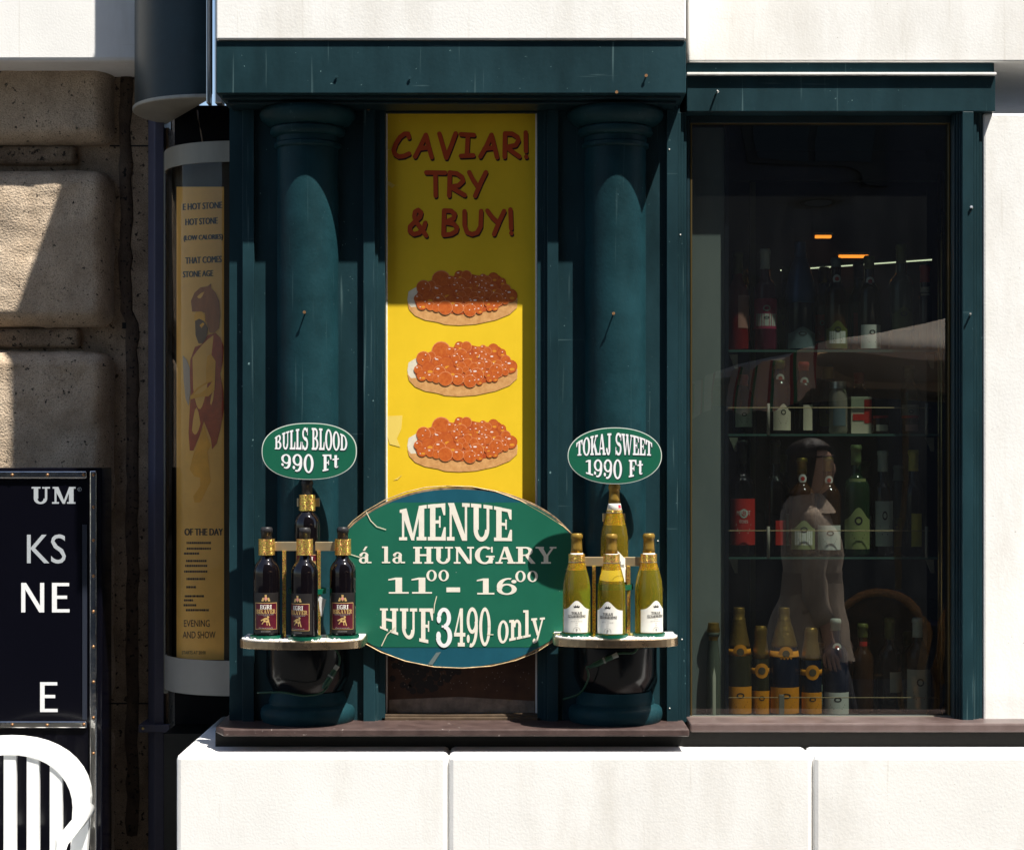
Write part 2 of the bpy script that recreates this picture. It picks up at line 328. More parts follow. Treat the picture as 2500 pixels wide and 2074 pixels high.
    G['1']=(.7,[R_(.26,0,.5,1),R_(.02,0,.74,h),[(.0,.82),(.0,.9),(.26,1),(.4,1),(.3,.88)]])
    six=ER(.44,.32,.42,.35,.21,.1)+ER(.52,.5,.5,.53,.22,.1,75,200)+[DI(.74,.8,.11)]
    G['6']=(.9,six); G['9']=(.9,[[(.88-x,1-y) for x,y in p] for p in six])
    G['3']=(.84,ER(.38,.76,.36,.27,.21,.1,-90,165)+ER(.38,.27,.42,.3,.23,.1,-170,90)+[DI(.12,.73,.11),DI(.1,.28,.12),R_(.26,.5,.42,.56)])
    G['4']=(.88,[R_(.46,0,.68,1),R_(.3,0,.82,h),R_(.02,.26,.86,.36),[(.02,.3),(.14,.3),(.56,1),(.46,1)]])
    G['a']=(.76,[R_(.36,.08,.56,.5),R_(.5,0,.76,.09)]+ER(.32,.46,.26,.22,.16,.08,0,170)+ER(.28,.18,.27,.2,.16,.08)+[DI(.13,.5,.09)])
    G['á']=(.76,G['a'][1]+[ST((.3,.76),(.46,1.02),.13)])
    G['l']=(.5,[R_(.14,0,.36,1.02),R_(0,0,.5,.09),R_(0,.93,.3,1.02)])
    G['o']=(.74,ER(.37,.34,.37,.37,.2,.08))
    G['n']=(.9,[R_(.12,0,.33,.7),R_(0,0,.44,.09),R_(0,.61,.26,.7),R_(.6,0,.8,.45),R_(.5,0,.9,.09)]+ER(.52,.44,.28,.26,.18,.1,0,180))
    G['y']=(.86,[[(.04,.7),(.28,.7),(.5,.05),(.38,-.02)],[(.74,.7),(.84,.7),(.44,-.24),(.33,-.2)],R_(0,.61,.4,.7),R_(.58,.61,.92,.7),DI(.2,-.2,.1),[(.2,-.3),(.4,-.28),(.42,-.16),(.22,-.22)]])
    G['t']=(.6,[R_(.16,.14,.38,.95),R_(0,.6,.54,.7)]+ER(.36,.16,.2,.18,.16,.08,180,320))
    G['-']=(1.,[R_(0,.3,.9,.52)])
slab_font()
def word(s, gap=.1, space=.5):
    x = 0; out = []
    for ch in s:
        if ch == ' ': x += space; continue
        w, ps = G[ch]
        out += [[(x+u, v) for u, v in p] for p in ps]; x += w+gap
    return [[(u/(x-gap), v) for u, v in p] for p in out]
def stroke_polys(pts, w):
    out = []
    for i in range(len(pts)-1):
        a = Vector(pts[i]); b = Vector(pts[i+1]); d = (b-a).normalized(); n = Vector((-d.y, d.x))*w/2
        out.append([tuple(a+n), tuple(a-n), tuple(b-n), tuple(b+n)])
    for p in pts: out.append(DI(p[0], p[1], w/2, n=12))
    return out
_tc = {}
def sans(s):
    """built-in outline font as flat polygons, unit cap height, u in 0..1"""
    if s in _tc: return _tc[s]
    cu = bpy.data.curves.new('t', 'FONT'); cu.body = s; cu.resolution_u = 3; ob = bpy.data.objects.new('t', cu); col.objects.link(ob)
    bpy.context.view_layer.update()
    dg = bpy.context.evaluated_depsgraph_get(); me = bpy.data.meshes.new_from_object(ob.evaluated_get(dg))
    vs = [v.co.copy() for v in me.vertices]; x0 = min(v.x for v in vs); x1 = max(v.x for v in vs)
    ch = .729*.97
    ps = [[((vs[i].x-x0)/(x1-x0), vs[i].y/ch) for i in p.vertices] for p in me.polygons]
    bpy.data.objects.remove(ob); bpy.data.curves.remove(cu); bpy.data.meshes.remove(me)
    _tc[s] = ps; return ps
def rectmap(px0, px1, ytop, ybot, y, d0=.0006):
    """u 0..1, v 0..1 -> point in front of plane y; ytop / ybot numbers or functions of u"""
    ft = ytop if callable(ytop) else (lambda u: ytop); fb = ybot if callable(ybot) else (lambda u: ybot)
    def fn(u, v, d):
        t = ft(u); b = fb(u); yy = y-d0-d
        q = P(px0+(px1-px0)*u, b+(t-b)*v, y); return (q.x, yy, q.z)
    return fn
def pxmap(y, d0=.0006, ox=0, oy=0, s=1, bx=0, by=0):
    def fn(u, v, d):
        q = P(bx+u/s+ox, by+v/s+oy, y); return (q.x, y-d0-d, q.z)
    return fn

# ================================================================== SETTING
g = MB(); g.add([(-60,-60,-.004),(60,-60,-.004),(60,60,-.004),(-60,60,-.004)], [(0,1,2,3)])
tag(g.build('street', mat('asphalt', (.06,.058,.055), .9, var=.25, vs=30, bump=.3)), kind='structure')
g = MB(); g.add([(-20,-9,0),(20,-9,0),(20,.8,0),(-20,.8,0)], [(0,1,2,3)])
pv = mat('paving', (.06,.056,.05), .85, var=.15, vs=6, bump=.3)
t = pv.node_tree; bk = t.nodes.new('ShaderNodeTexBrick'); bk.inputs['Scale'].default_value = 2.2; bk.inputs['Mortar Size'].default_value = .012
bk.inputs['Color1'].default_value = (.065,.06,.054,1); bk.inputs['Color2'].default_value = (.05,.046,.042,1); bk.inputs['Mortar'].default_value = (.02,.019,.018,1)
t.links.new(t.nodes['Texture Coordinate'].outputs['Object'], bk.inputs['Vector']); t.links.new(bk.outputs[0], t.nodes['Principled BSDF'].inputs['Base Color'])
tag(g.build('pavement', pv), kind='structure')

# ------------------------------------------------------------------ rusticated stone wall on the left
SY = .70
def block(mb, px0, px1, py0, py1, yf, yb, r=.045, nx=46, nz=46, seed=0, rl=True):
    x0, x1, z0, z1 = X(px0,yf), X(px1,yf), Z(py1,yf), Z(py0,yf)
    vs = []
    for j in range(nz+1):
        for i in range(nx+1):
            a = i/nx; b = j/nz
            a = .5-.5*math.cos(math.pi*a); b = .5-.5*math.cos(math.pi*b)
            x = x0+(x1-x0)*a; z = z0+(z1-z0)*b
            ex = min(x-x0 if rl else 9, x1-x); ez = min(z-z0, z1-z)
            dx = max(0, r-ex)/r; dz = max(0, r-ez)/r
            q = min(1, math.hypot(dx, dz)); y = yf+(1-math.sqrt(max(0,1-q*q)))*(yb-yf)
            n = noise.noise(Vector((x*9+seed, z*9, 1)))*.009+noise.noise(Vector((x*34, z*34, seed)))*.0035-max(0,noise.noise(Vector((x*60, z*60, seed+5)))-.38)*.016
            # round the plan corner too
            sx = n*.6 if q > .9 else 0
            vs.append((x+sx, y-n*(1-q*.5), z+sx))
    fs = [(j*(nx+1)+i, j*(nx+1)+i+1, (j+1)*(nx+1)+i+1, (j+1)*(nx+1)+i) for j in range(nz) for i in range(nx)]
    mb.add(vs, fs)
wall = thing('stone_wall', 'old brown rusticated stone wall of big rounded blocks at the left', 'wall', (-1.6,SY,0))
w = MB(); w.box(-4.2, X(420,SY), SY, 1.2, 0, 6)
w.build('rough_face', M['stone_flat'], wall)
w = MB()
for (a, b, sd) in ((-200,345,0),(408,795,3),(853,1262,6),(1318,1720,9),(1780,2200,12)):
    block(w, -500, 264, a, b, .61, SY+.004, .05, seed=sd, nx=60, nz=60)
w.build('stone_block', M['stone'], wall, smooth=True)
w = MB()
for (a, b, x1) in ((352,402,186),(798,850,196),(1268,1312,190),(1726,1772,190)):
    block(w, -500, x1, a, b, .674, SY+.003, .015, seed=a, nx=40, nz=10)
w.build('joint_stone', M['stone_flat'], wall, smooth=True)
w = MB()   # dark vertical mortar smear down the flat strip
pts = []
for k in range(60):
    py = 150+k*32; c = 306+ (16 if py > 760 else 0)+6*noise.noise(Vector((k*.3,0,0))); pts.append((py, c-15+7*noise.noise(Vector((k*.7,3,0))), c+17+7*noise.noise(Vector((k*.7,9,0)))))
L = [P(p[1],p[0],SY) for p in pts]; Rr = [P(p[2],p[0],SY) for p in pts]
w.loft([[(l.x,SY+.002,l.z),(l.x+.004,SY-.007,l.z),((l.x+r.x)/2,SY-.010,l.z),(r.x-.004,SY-.006,r.z),(r.x,SY+.002,r.z)] for l, r in zip(L, Rr)])
w.build('mortar_strip', M['mortar'], wall, smooth=True)
w = MB()
for py in (356, 1716): w.pbox(268, 362, py-1.5, py+2, SY-.0015, SY+.01)
w.pbox(298, 321, 787, 802, SY-.004, SY+.01)
w.build('joint_gap', M['black'], wall)
cr = MB(); cr.box(-4.2, X(366,.48), .475, SY+.1, Z(150,.475), 3.4)  # added cornice, its projection set to shade the upper blocks
tag(cr.build('shading_cornice', M['pale'], None, bevel=.012), 'pale stone cornice added above the brown block wall to shade it', 'cornice')

# ------------------------------------------------------------------ blue grey pipe with bracket
pr = thing('square_pipe', 'blue grey painted square downpipe between stone wall and shopfront', 'pipe', (X(380,.6),.62,0))
m = MB(); xa, xb = X(362,.64), X(398,.56)
m.slab([(xa,.64),(X(377,.57),.57),(xb,.575),(xb,.69),(xa,.69)], 0, 4.2)
m.build('pipe_body', M['pipe'], pr, bevel=.003)
m = MB(); m.pbox(338, 414, 1768, 1787, .556, .575); m.pbox(338, 362, 1768, 1787, .575, .70)
m.build('bracket', M['pipe'], pr, bevel=.002)
m = MB(); c = P(349,1777,.556); m.lathe([(.0045,0),(.0045,.003),(.003,.005)], c, 12, axis='y'); m.build('screw', M['brass'], pr)
m = MB(); m.pbox(397, 412, 312, 1840, .60, .70)
tag(m.build('stone_reveal', M['stone_flat']), 'narrow grey stone strip beside the blue grey pipe', 'wall')

# ------------------------------------------------------------------ shopfront
shop = thing('shopfront', 'dark teal painted wooden shopfront with two half columns and a display window', 'shopfront', (0,.3,0))
YP, YPIL, YPO, YF = 0.0, -.019, .042, -.159
ZT = 4.1
# fascia
m = MB(); m.box(X(528,YF), X(1675,YF), YF, .75, Z(228,YF), Z(100,YF)); m.build('fascia', M['teal'], shop, bevel=.002)
m = MB(); m.box(X(528,YF)+.01, X(1675,YF)-.01, YF+.03, .0, Z(228,YF)-.008, Z(228,YF)+.001)
m.box(X(528,YF)+.02, X(1675,YF)-.02, YF+.06, .0, Z(228,YF)-.016, Z(228,YF)-.0085); m.build('soffit_moulding', M['teal_dk'], shop, bevel=.002)
m = MB(); m.box(X(1677,YPIL), X(2430,YPIL), YPIL, .7, Z(272,YPIL), Z(186,YPIL)); m.build('window_lintel', M['teal'], shop, bevel=.0015)
m = MB(); m.box(X(1677,YPIL-.012), X(2430,YPIL), YPIL-.013, .3, Z(185,YPIL), Z(179,YPIL)); m.build('lintel_flashing', mat('white_flashing', (.8,.8,.78), .4, var=.1), shop, bevel=.001)
m = MB(); m.box(X(1677,YPIL), X(2430,YPIL), YPIL+.012, .3, Z(178,YPIL), Z(152,YPIL)); m.build('upper_board', M['teal'], shop, bevel=.001)
sg = MB(); sg.box(X(528,YF-.008), X(1675,YF-.008), YF-.008, .75, Z(98,YF), ZT)
tag(sg.build('signboard', M['pale'], None, bevel=.004), 'blank off white signboard above the teal fascia over the columns', 'signboard')
sg = MB(); sg.box(X(1680,.0), 3.2, YPIL, .75, Z(150,YPIL), ZT-.2)
tag(sg.build('rendered_wall', M['pale'], None, bevel=.004), 'off white rendered wall above the display window lintel', 'wall')
# panels and pilasters
m = MB()
for a, b in ((560,940),(1312,1660)): m.pbox(a, b, 215, 1790, YP, .03)
m.build('back_panel', M['teal'], shop)
for a, b in ((592,620),(887,915),(1336,1363),(1628,1655)):
    m = MB(); m.pbox(a, b, 222, 1775, YPIL, -.0005); m.build('pilaster', M['teal'], shop, bevel=.0012)
def stepped(name, steps, py0, py1, mt):
    m = MB()
    for a, b, y in steps: m.pbox(a, b, py0, py1, y, .05)
    return m.build(name, mt, shop, bevel=.001)
m = MB(); m.pbox(566, 591.5, 222, 1790, .045, .75); m.build('corner_board', M['teal'], shop)
m = MB(); m.pbox(574, 579, 240, 1770, .037, .0445); m.pbox(583, 588, 240, 1770, .037, .0445); m.build('corner_bead', M['teal'], shop, bevel=.001)
stepped('niche_moulding', ((915,923,-.007),(923,931,.005),(931,941,.013)), 232, 1770, M['teal'])
stepped('niche_moulding', ((1328,1336,-.007),(1320,1328,.005),(1311.5,1320,.013)), 232, 1770, M['teal'])
stepped('window_moulding', ((1655,1662,-.006),(1662,1669,.001),(1669,1676,.010)), 274, 1762, M['teal'])
m = MB(); m.pbox(941, 1311, 236, 276, .03, .2); m.pbox(941, 1311, 246, 262, .026, .0295); m.build('niche_header', M['teal_dk'], shop, bevel=.001)
m = MB(); m.pbox(930, 1322, 1743, 1757, .01, .09); m.pbox(930, 1322, 1750, 1759, .0, .0095); m.build('niche_foot_rail', mat('brown_wood_rail', (.075,.05,.03), .5, var=.3, vs=30), shop, bevel=.002)
m = MB(); m.box(X(930,.12), X(1325,.12), .12, .15, .8, 2.6); m.build('niche_back', M['black'], shop)
# right pilaster and next window moulding
m = MB(); m.pbox(2350, 2377, 272.5, 1768, YPIL, .05); m.build('pilaster', M['teal'], shop, bevel=.0012)
stepped('window_moulding', ((2377,2384,-.006),(2384,2390,.001),(2390,2402,.010)), 274, 1765, M['teal'])
stepped('window_moulding', ((2343,2350,-.006),(2336,2343,.001),(2329,2336,.010)), 274, 1765, M['teal_dk'])  # same moulding in darker teal, the pilaster's shade put into its colour
rp = MB(); rp.box(X(2402,0), 3.2, .004, .75, 0, Z(272.5,YPIL))
tag(rp.build('stone_pier', M['pale'], None, bevel=.006), 'off white rendered pier at the right end of the shopfront', 'pier')
# sills and plinth
m = MB(); y0 = -.165; z1 = Z(1779,y0); z0 = Z(1797,y0)
m.slab([(X(545,y0),y0),(X(1683,y0),y0),(X(1683,y0),.2),(X(527,y0)-.01,.2),(X(527,y0)-.01,-.1)], z0, z1); m.build('sill', M['sill'], shop, bevel=.004)
m = MB(); y0 = -.085; m.box(X(1685,y0), 2.0, y0, .09, Z(1787,y0), Z(1765,y0)); m.build('sill', mat('grey_brown_sill', (.13,.095,.09), .32, c2=(.075,.05,.046), vs=9, bump=.1), shop, bevel=.005)
m = MB(); m.box(X(520,-.1), 2.0, -.06, .75, .2, Z(1797,-.165)-.0005); m.build('plinth', M['plinth'], shop)
bs = MB(); bx0 = X(430,-.2); bz = Z(1842,-.2); bwid = (.62,.88,.71,.95,.8)
for row, (za_, zb_) in enumerate(((0,.36),(.364,bz))):
    x_ = bx0; k_ = row*2
    while x_ < 3.1:
        w_ = bwid[k_ % 5]*(1 if row else .8); k_ += 1; bs.box(x_, min(3.2, x_+w_)-.003, -.20-.0015*(k_ % 3), .6, za_, zb_); x_ += w_
bs.box(bx0+.01, 3.19, -.19, .59, .01, bz-.01)
tag(bs.build('base_course', M['pale'], None, bevel=.012), 'pale stone base course under the black plinth', 'base course')
m = MB(); m.box(X(400,.35), X(572,.35), .52, .72, 0, Z(222,.3)); m.build('recess_back', M['cellar'], shop)
m = MB(); m.box(X(400,.3), X(566,.3), .30, .5, 0, Z(1790,.3)); m.build('cellar_front', M['plinth'], shop)
# columns
def column(px):
    c = (X(px,0), 0.0); zt = Z(228,YF)-.0165; zb = Z(1779,-.165)
    sh = MB(); sh.lathe([(.083,zb+.05+(zt-zb-.1)*k/40) for k in range(41)], (c[0],c[1],0), 144); s = sh.build('column', M['teal_col'], shop, smooth=True); s.cycles.shadow_terminator_geometry_offset = 0
    cp = MB(); k = zt
    cp.lathe([(.086,k-.105),(.0905,k-.101),(.0905,k-.092),(.085,k-.088),(.085,k-.074),(.097,k-.070),(.102,k-.062),(.101,k-.052),(.096,k-.048),(.112,k-.040),(.127,k-.026),(.131,k-.014),(.129,k-.006),(.125,k-.0005)], (c[0],c[1],0), 72)
    cp.build('capital', M['teal_col'], s, auto=40)
    dr = MB(); z15 = Z(1585,-.11); z16 = Z(1655,-.11); z17 = Z(1696,-.1)
    dr.lathe([(.088,z15+.004),(.113,z15),(.113,z16),(.106,z16-.02),(.095,z17+.004),(.093,z17)], (c[0],c[1],0), 72); dr.build('shelf_drum', M['drum'], s, auto=50)
    ba = MB(); ba.lathe([(.122,zb+.0005),(.1265,zb+.010),(.128,zb+.022),(.126,zb+.034),(.119,zb+.042),(.109,zb+.045),(.105,zb+.048),(.106,zb+.056),(.103,zb+.063),(.0965,z17+.001)], (c[0],c[1],0), 72)
    ba.build('column_base', M['teal_col'], s, auto=40)
    return s
column(752); column(1502)
# nails and hooks
def nail(px, py, y, l=.018, r=.002, mt=None, ang=0):
    m = MB(); c = P(px, py, y); d = Vector((math.sin(ang)*.4,-1,.1)).normalized(); m.tube([c+Vector((0,.004,0)), c+d*l], r, 8); m.tube([c+d*l, c+d*(l+.0015)], r*2.1, 8)
    m.build('nail', mt or M['screw'], shop)
nail(745,765,-.083); nail(1497,768,-.083); nail(900,268,YPIL,.006); nail(1505,228,YF+.002,.01); nail(1577,187,YF,.008); nail(822,188,YF,.004,.002,M['teal']); nail(1001,191,YF,.004,.002,M['teal'])
m = MB(); c = P(1748,229,YPIL)
m.tube([c, c+Vector((0,-.018,0)), c+Vector((0,-.034,.001)), c+Vector((.002,-.038,-.003))], .0028, 8); m.build('hook', M['steel'], shop)
m = MB(); c = P(2368,770,YPIL); m.tube([c, c+Vector((-.002,-.014,.004))], .0028, 8); m.build('hook', M['steel'], shop)
m = MB(); c = P(2372,508,YPIL); m.tube([c, c+Vector((-.002,-.006,.003))], .004, 6); m.build('nail', M['steel'], shop)
for (px, py, y) in ((1569,572,YP),(1661,573,-.006),(1634,365,YPIL),(1635,1728,YPIL),(1665,1560,.001),(1606,1320,YP)):
    m = MB(); c = P(px, py, y); m.sphere(c, .0022, 8); m.build('paint_chip', M['white_edge'], shop)

# ------------------------------------------------------------------ yellow caviar poster
po = thing('caviar_poster', 'tall yellow poster with red lettering and three caviar toasts between the columns', 'poster', tuple(P(1126,1600,YPO)))
m = MB(); m.pbox(941, 1311, 277, 1500, YPO, YPO+.012)
m.build('poster_board', M['yellow'], po)
m = MB(); m.pbox(940, 946, 277, 1745, YPO-.002, YPO+.012); m.pbox(1307, 1315, 277, 1745, YPO-.002, YPO+.012); m.build('white_edge', M['white_edge'], po, bevel=.001)
Zs = 3.484
cav = [[(343,335),(336,303),(305,303),(268,330),(232,385),(213,440),(222,475),(255,497),(300,492),(343,472)],
 [(395,497),(440,410),(487,312),(508,400),(537,503)],[(432,428),(515,418)],[(602,303),(635,420),(660,507),(700,410),(740,300)],
 [(785,307),(895,314)],[(845,310),(835,487)],[(785,492),(890,487)],[(950,497),(1000,410),(1045,312),(1067,400),(1092,503)],[(985,430),(1070,420)],
 [(1160,305),(1156,500)],[(1160,300),(1220,302),(1265,330),(1275,360),(1250,400),(1165,417)],[(1178,420),(1230,460),(1282,497)],[(1336,292),(1338,452)],[(1340,498),(1341,499)],
 [(490,632),(650,634)],[(568,635),(570,830)],[(690,638),(685,830)],[(690,632),(750,640),(795,672),(803,705),(765,742),(695,752)],[(700,755),(760,792),(817,825)],[(855,630),(885,690),(920,742)],[(997,630),(950,725),(905,832)],
 [(490,1168),(450,1112),(402,1050),(388,1005),(395,965),(422,950),(447,972),(437,1010),(392,1050),(352,1092),(350,1132),(385,1157),(430,1145),(470,1102),(482,1060)],
 [(642,958),(636,1160)],[(642,955),(700,957),(733,985),(722,1022),(652,1056)],[(652,1056),(722,1067),(752,1100),(742,1132),(702,1155),(640,1163)],
 [(816,962),(816,1080),(836,1140),(880,1157),(925,1142),(952,1090),(957,960)],[(1010,957),(1050,1012),(1092,1052)],[(1152,960),(1110,1050),(1066,1157)],[(1206,947),(1212,1108)],[(1213,1147),(1214,1148)]]
for lo_, hi_ in ((0,560),(560,880),(880,1300)):
    m = MB(); m2 = MB()
    for s in cav:
        if lo_ <= s[0][1] < hi_:
            m.flat(stroke_polys([(x+7,y+15) for x, y in s], 36), pxmap(YPO, .0004, 900, 240, Zs), .00002)
            m2.flat(stroke_polys(s, 38), pxmap(YPO, .0012, 900, 240, Zs), .00002)
    lt = m2.build('lettering', M['red_ink'], po, norm=False); m.build('letter_shadow', M['blk_ink'], lt, norm=False)
bread = [(275,262),(283,208),(345,172),(420,150),(600,120),(800,130),(960,150),(1035,215),(1055,265),(1052,322),(1000,370),(900,410),(760,440),(640,448),(540,442),(492,426),(400,410),(330,380),(287,335)]
crust = [(275,285),(300,318),(345,316),(420,322),(490,328),(520,345),(640,352),(760,344),(880,326),(960,298),(1035,255),(1054,262),(1052,322),(1000,370),(900,410),(760,440),(640,448),(540,442),(492,426),(400,410),(330,380),(287,335)]
roe = [(325,275),(345,218),(390,150),(440,130),(500,110),(560,105),(620,95),(700,80),(780,95),(850,95),(925,95),(965,130),(1000,190),(1032,240),(1010,270),(940,312),(860,345),(740,360),(650,372),(580,362),(540,362),(480,335),(400,330),(345,320)]
def inside(p, poly):
    x, y = p; r = False; n = len(poly)
    for i in range(n):
        x1, y1 = poly[i]; x2, y2 = poly[(i+1)%n]
        if (y1 > y) != (y2 > y) and x < (x2-x1)*(y-y1)/(y2-y1)+x1: r = not r
    return r
for k, (dy, nm) in enumerate(((0,'topmost toast, half in shade'),(503,'middle toast'),(1038,'lowest toast'))):
    zs = 2.904; fnn = lambda d0: pxmap(YPO, d0, 900, 640, zs, 0, dy/zs)
    b = MB(); b.flat([bread], fnn(.0006)); ob = b.build('toast_picture', M['bread_w'], po, norm=False); ob['label'] = nm+' with red caviar printed on the yellow poster'
    b = MB(); b.flat([crust], fnn(.0010)); b.build('crust', M['crust'], ob, norm=False)
    b = MB(); b.flat([roe], fnn(.0014)); b.mi = 0
    rnd = random.Random(5); pts = []
    for _ in range(2500):
        p = (rnd.uniform(325,1035), rnd.uniform(80,370)); r = rnd.uniform(24,62)*(1.1 if p[0] < 620 else .95)
        if inside(p, roe) and inside((p[0]-r*.35,p[1]), roe) and inside((p[0]+r*.35,p[1]), roe) and inside((p[0],p[1]+r*.4), roe) and all(math.hypot(p[0]-q[0],p[1]-q[1]) > (r+q[2])*.62 for q in pts): pts.append((*p, r))
    pts.sort(key=lambda q: q[1]); pts.append((545,322,52))
    lay = .0015
    for i, (x, y, r) in enumerate(pts):
        f0 = fnn(lay+i*.00002)
        b.mi = 3 if i % 3 else 0; b.add([f0(u,v,0) for u, v in DI(x,y,r,n=16)], [tuple(range(16))])
        b.mi = 1+(i*7 % 3 == 0); f0 = fnn(lay+i*.00002+.000007); b.add([f0(u,v,0) for u, v in DI(x-r*.03,y+r*.03,r*.93,n=16)], [tuple(range(16))])
        if i % 3 == 0:
            b.mi = 5; f0 = fnn(lay+i*.00002+.00001); b.add([f0(u,v,0) for u, v in DI(x+r*.2,y+r*.4,r*.38,r*.2,n=10)], [tuple(range(10))])
        if i % 2 == 0:
            b.mi = 4; f0 = fnn(lay+i*.00002+.000013); b.add([f0(u,v,0) for u, v in DI(x-r*.25,y-r*.5,r*.26,r*.12,n=10)], [tuple(range(10))])
    for i in range(34):
        x, y = rnd.uniform(350,1010), rnd.uniform(110,350)
        if inside((x,y), roe): b.mi = 4; f0 = fnn(lay+.0013); b.add([f0(u,v,0) for u, v in DI(x,y,4,n=8)], [tuple(range(8))])
    b.build('roe', [M['roe_base'],M['roe_a'],M['roe_b'],M['roe_rim'],M['roe_hi'],M['roe_glow']], ob, norm=False)
m = MB()
for pl in ([(145,705),(185,712),(215,735),(262,745),(225,740),(200,765),(178,745),(150,735)],[(140,438),(200,430),(190,436),(145,446)],[(255,180),(276,205),(262,195)]):
    m = MB(); m.flat([pl], pxmap(YPO, .0006, 900, 240, Zs)); m.build('torn_tape', M['tape_y'], po, norm=False)
for pl in ([(132,1090),(240,1085),(232,1180),(200,1250),(225,1310),(150,1290),(132,1230)],[(175,1545),(240,1505),(205,1540)]):
    m = MB(); m.flat([pl], pxmap(YPO, .0008, 900, 640, 2.904)); m.build('torn_tape', M['tape_y'], po, norm=False)

lp = thing('dark_poster', 'dark photo print of black and red caviar below the oval menu board', 'poster', tuple(P(1126,1742,YPO)))
m = MB(); m.pbox(947, 1307, 1502, 1743, YPO, YPO+.012); m.build('print', mat('dark_red_brown_print', (.10,.045,.022), .35, c2=(.03,.012,.008), vs=9), lp)
m = MB(); b = M['lab_blk']; rnd = random.Random(3)
f = pxmap(YPO, .0006)
for i in range(120):
    x = rnd.uniform(955,1125); y = rnd.uniform(1600,1690)
    if y < 1610+80*math.cos((x-1030)/75): m.flat([DI(x,y,8,n=10)], f, .00004)
m.build('black_roe', M['lab_blk'], lp, norm=False)
m = MB()
for i in range(60):
    x = rnd.uniform(955,1300); y = rnd.uniform(1610,1690); m.flat([DI(x,y,1.3,n=6)], pxmap(YPO, .0016), .00001)
m.flat([[(950,1707),(1120,1700),(1305,1710),(1305,1742),(950,1742)]], pxmap(YPO, .0003))
m.build('highlights', mat('grey_speck_ink', (.22,.18,.15), .4, var=.4, vs=30), lp, norm=False)

# ------------------------------------------------------------------ oval menu board
YB = -.036
mbd = thing('menu_board', 'big green oval board lettered MENUE with cream prices between the bottle racks', 'sign', tuple(P(1117,1632,YB)))
def ell(cx, cy, a, b, lo, hi, n=96, jit=0, y0=None, y1=None):
    o = []
    for i in range(n):
        t = 2*math.pi*i/n; j = 1+jit*noise.noise(Vector((math.cos(t)*6,math.sin(t)*6,2)))
        x = cx+a*j*math.cos(t); y = cy+b*j*math.sin(t)
        if y0 is not None: y = max(y, y0)
        if y1 is not None: y = min(y, y1)
        o.append((min(max(x,lo),hi), y))
    return o
m = MB(); m.prism([(X(x,YB),Z(y,YB)) for x, y in ell(1117,1410,320,222,827,1427,jit=.006)], YB, YB+.0145); m.build('board', M['edge_blk'], mbd, bevel=.0015)
m = MB(); m.flat([ell(1117,1411,316.5,217.5,829,1425,jit=.006)], pxmap(YB, .0007)); m.build('blue_ground', M['blue'], mbd, norm=False)
m = MB(); e = []
for x, y in ell(1117,1411,315.5,216.5,830,1424,jit=.006,y0=1226,y1=1579):
    e.append((x, y))
m.flat([e], pxmap(YB, .0013)); m.build('green_ground', M['green'], mbd, norm=False)
m = MB()
for pa in ([(1090,1187),(1150,1188),(1210,1200),(1270,1222),(1330,1256),(1375,1285),(1398,1306)],[(1090,1187),(1040,1190),(990,1202),(940,1221),(895,1247),(862,1272),(848,1288)],[(870,1560),(930,1592),(990,1614),(1060,1628),(1130,1631),(1200,1626),(1260,1612),(1310,1592),(1350,1566)]):
    pp = []
    for i in range(len(pa)-1):
        for k in range(4):
            t = k/4; pp.append((pa[i][0]*(1-t)+pa[i+1][0]*t, pa[i][1]*(1-t)+pa[i+1][1]*t))
    pp.append(pa[-1]); 
    m.tube([P(x,y,YB+.001)+Vector((0,-.001,.001)) for x, y in pp], .0016, 6)
m.build('edge_trim', M['goldedge'], mbd, smooth=True)
m = MB()
def put(s, px0, px1, t, b, gap=.1, space=.5, y=YB, d0=.0019, mt='cream'):
    q = MB(); q.flat(word(s, gap, space), rectmap(px0, px1, t, b, y, d0), .00002); q.build('pasted_digit' if mt == 'white' else 'lettering', M[mt], mbd, norm=False)
put('MENUE', 976, 1251, lambda u: 1244-17*(1-(2*u-1)**2), lambda u: 1318+2*u, .05)
put('á la', 876, 989, 1334, 1374, .12, .5); put('HUNGARY', 1009, 1356, 1334, 1375, .04)
put('11', 948, 1052, 1409, 1448, .14); put('00', 1041, 1096, 1391, 1417, .14); put('-', 1090, 1127, 1408, 1460)
put('16', 1164, 1264, 1411, 1450, .12); put('00', 1258, 1313, 1393, 1419, .14)
fb = lambda px: 1577-44*((px-1130)/200)**2
def hb(a, b): return (lambda u: 1484, lambda u: fb(a+(b-a)*u))
t_, b_ = hb(928,1058); put('HUF', 928, 1058, t_, b_, .1)
t_, b_ = hb(1108,1198); put('490', 1108, 1198, t_, b_, .06)
put('only', 1215, 1328, lambda u: 1491-2*u, lambda u: 1570-24*u, .04)
put('3', 1066, 1106, 1485, 1577, d0=.0027, mt='white')
m = MB()
for s in ([(895,1250),(905,1270),(920,1285),(942,1292)],[(1066,1455),(1061,1475),(1059,1495)],[(965,1530),(945,1548),(932,1575)],[(1190,1548),(1204,1548)],[(855,1352),(880,1360)]):
    m = MB(); m.flat(stroke_polys(s, 2.2), pxmap(YB, .0030), .00002); m.build('scratch', M['scratch'], mbd, norm=False)
m = MB(); m.flat([[(1065,1592),(1077,1590),(1056,1622),(1045,1620)]], pxmap(YB,.0022)); m.build('scuff', mat('grey_scuff', (.12,.16,.16), .7), mbd, norm=False)

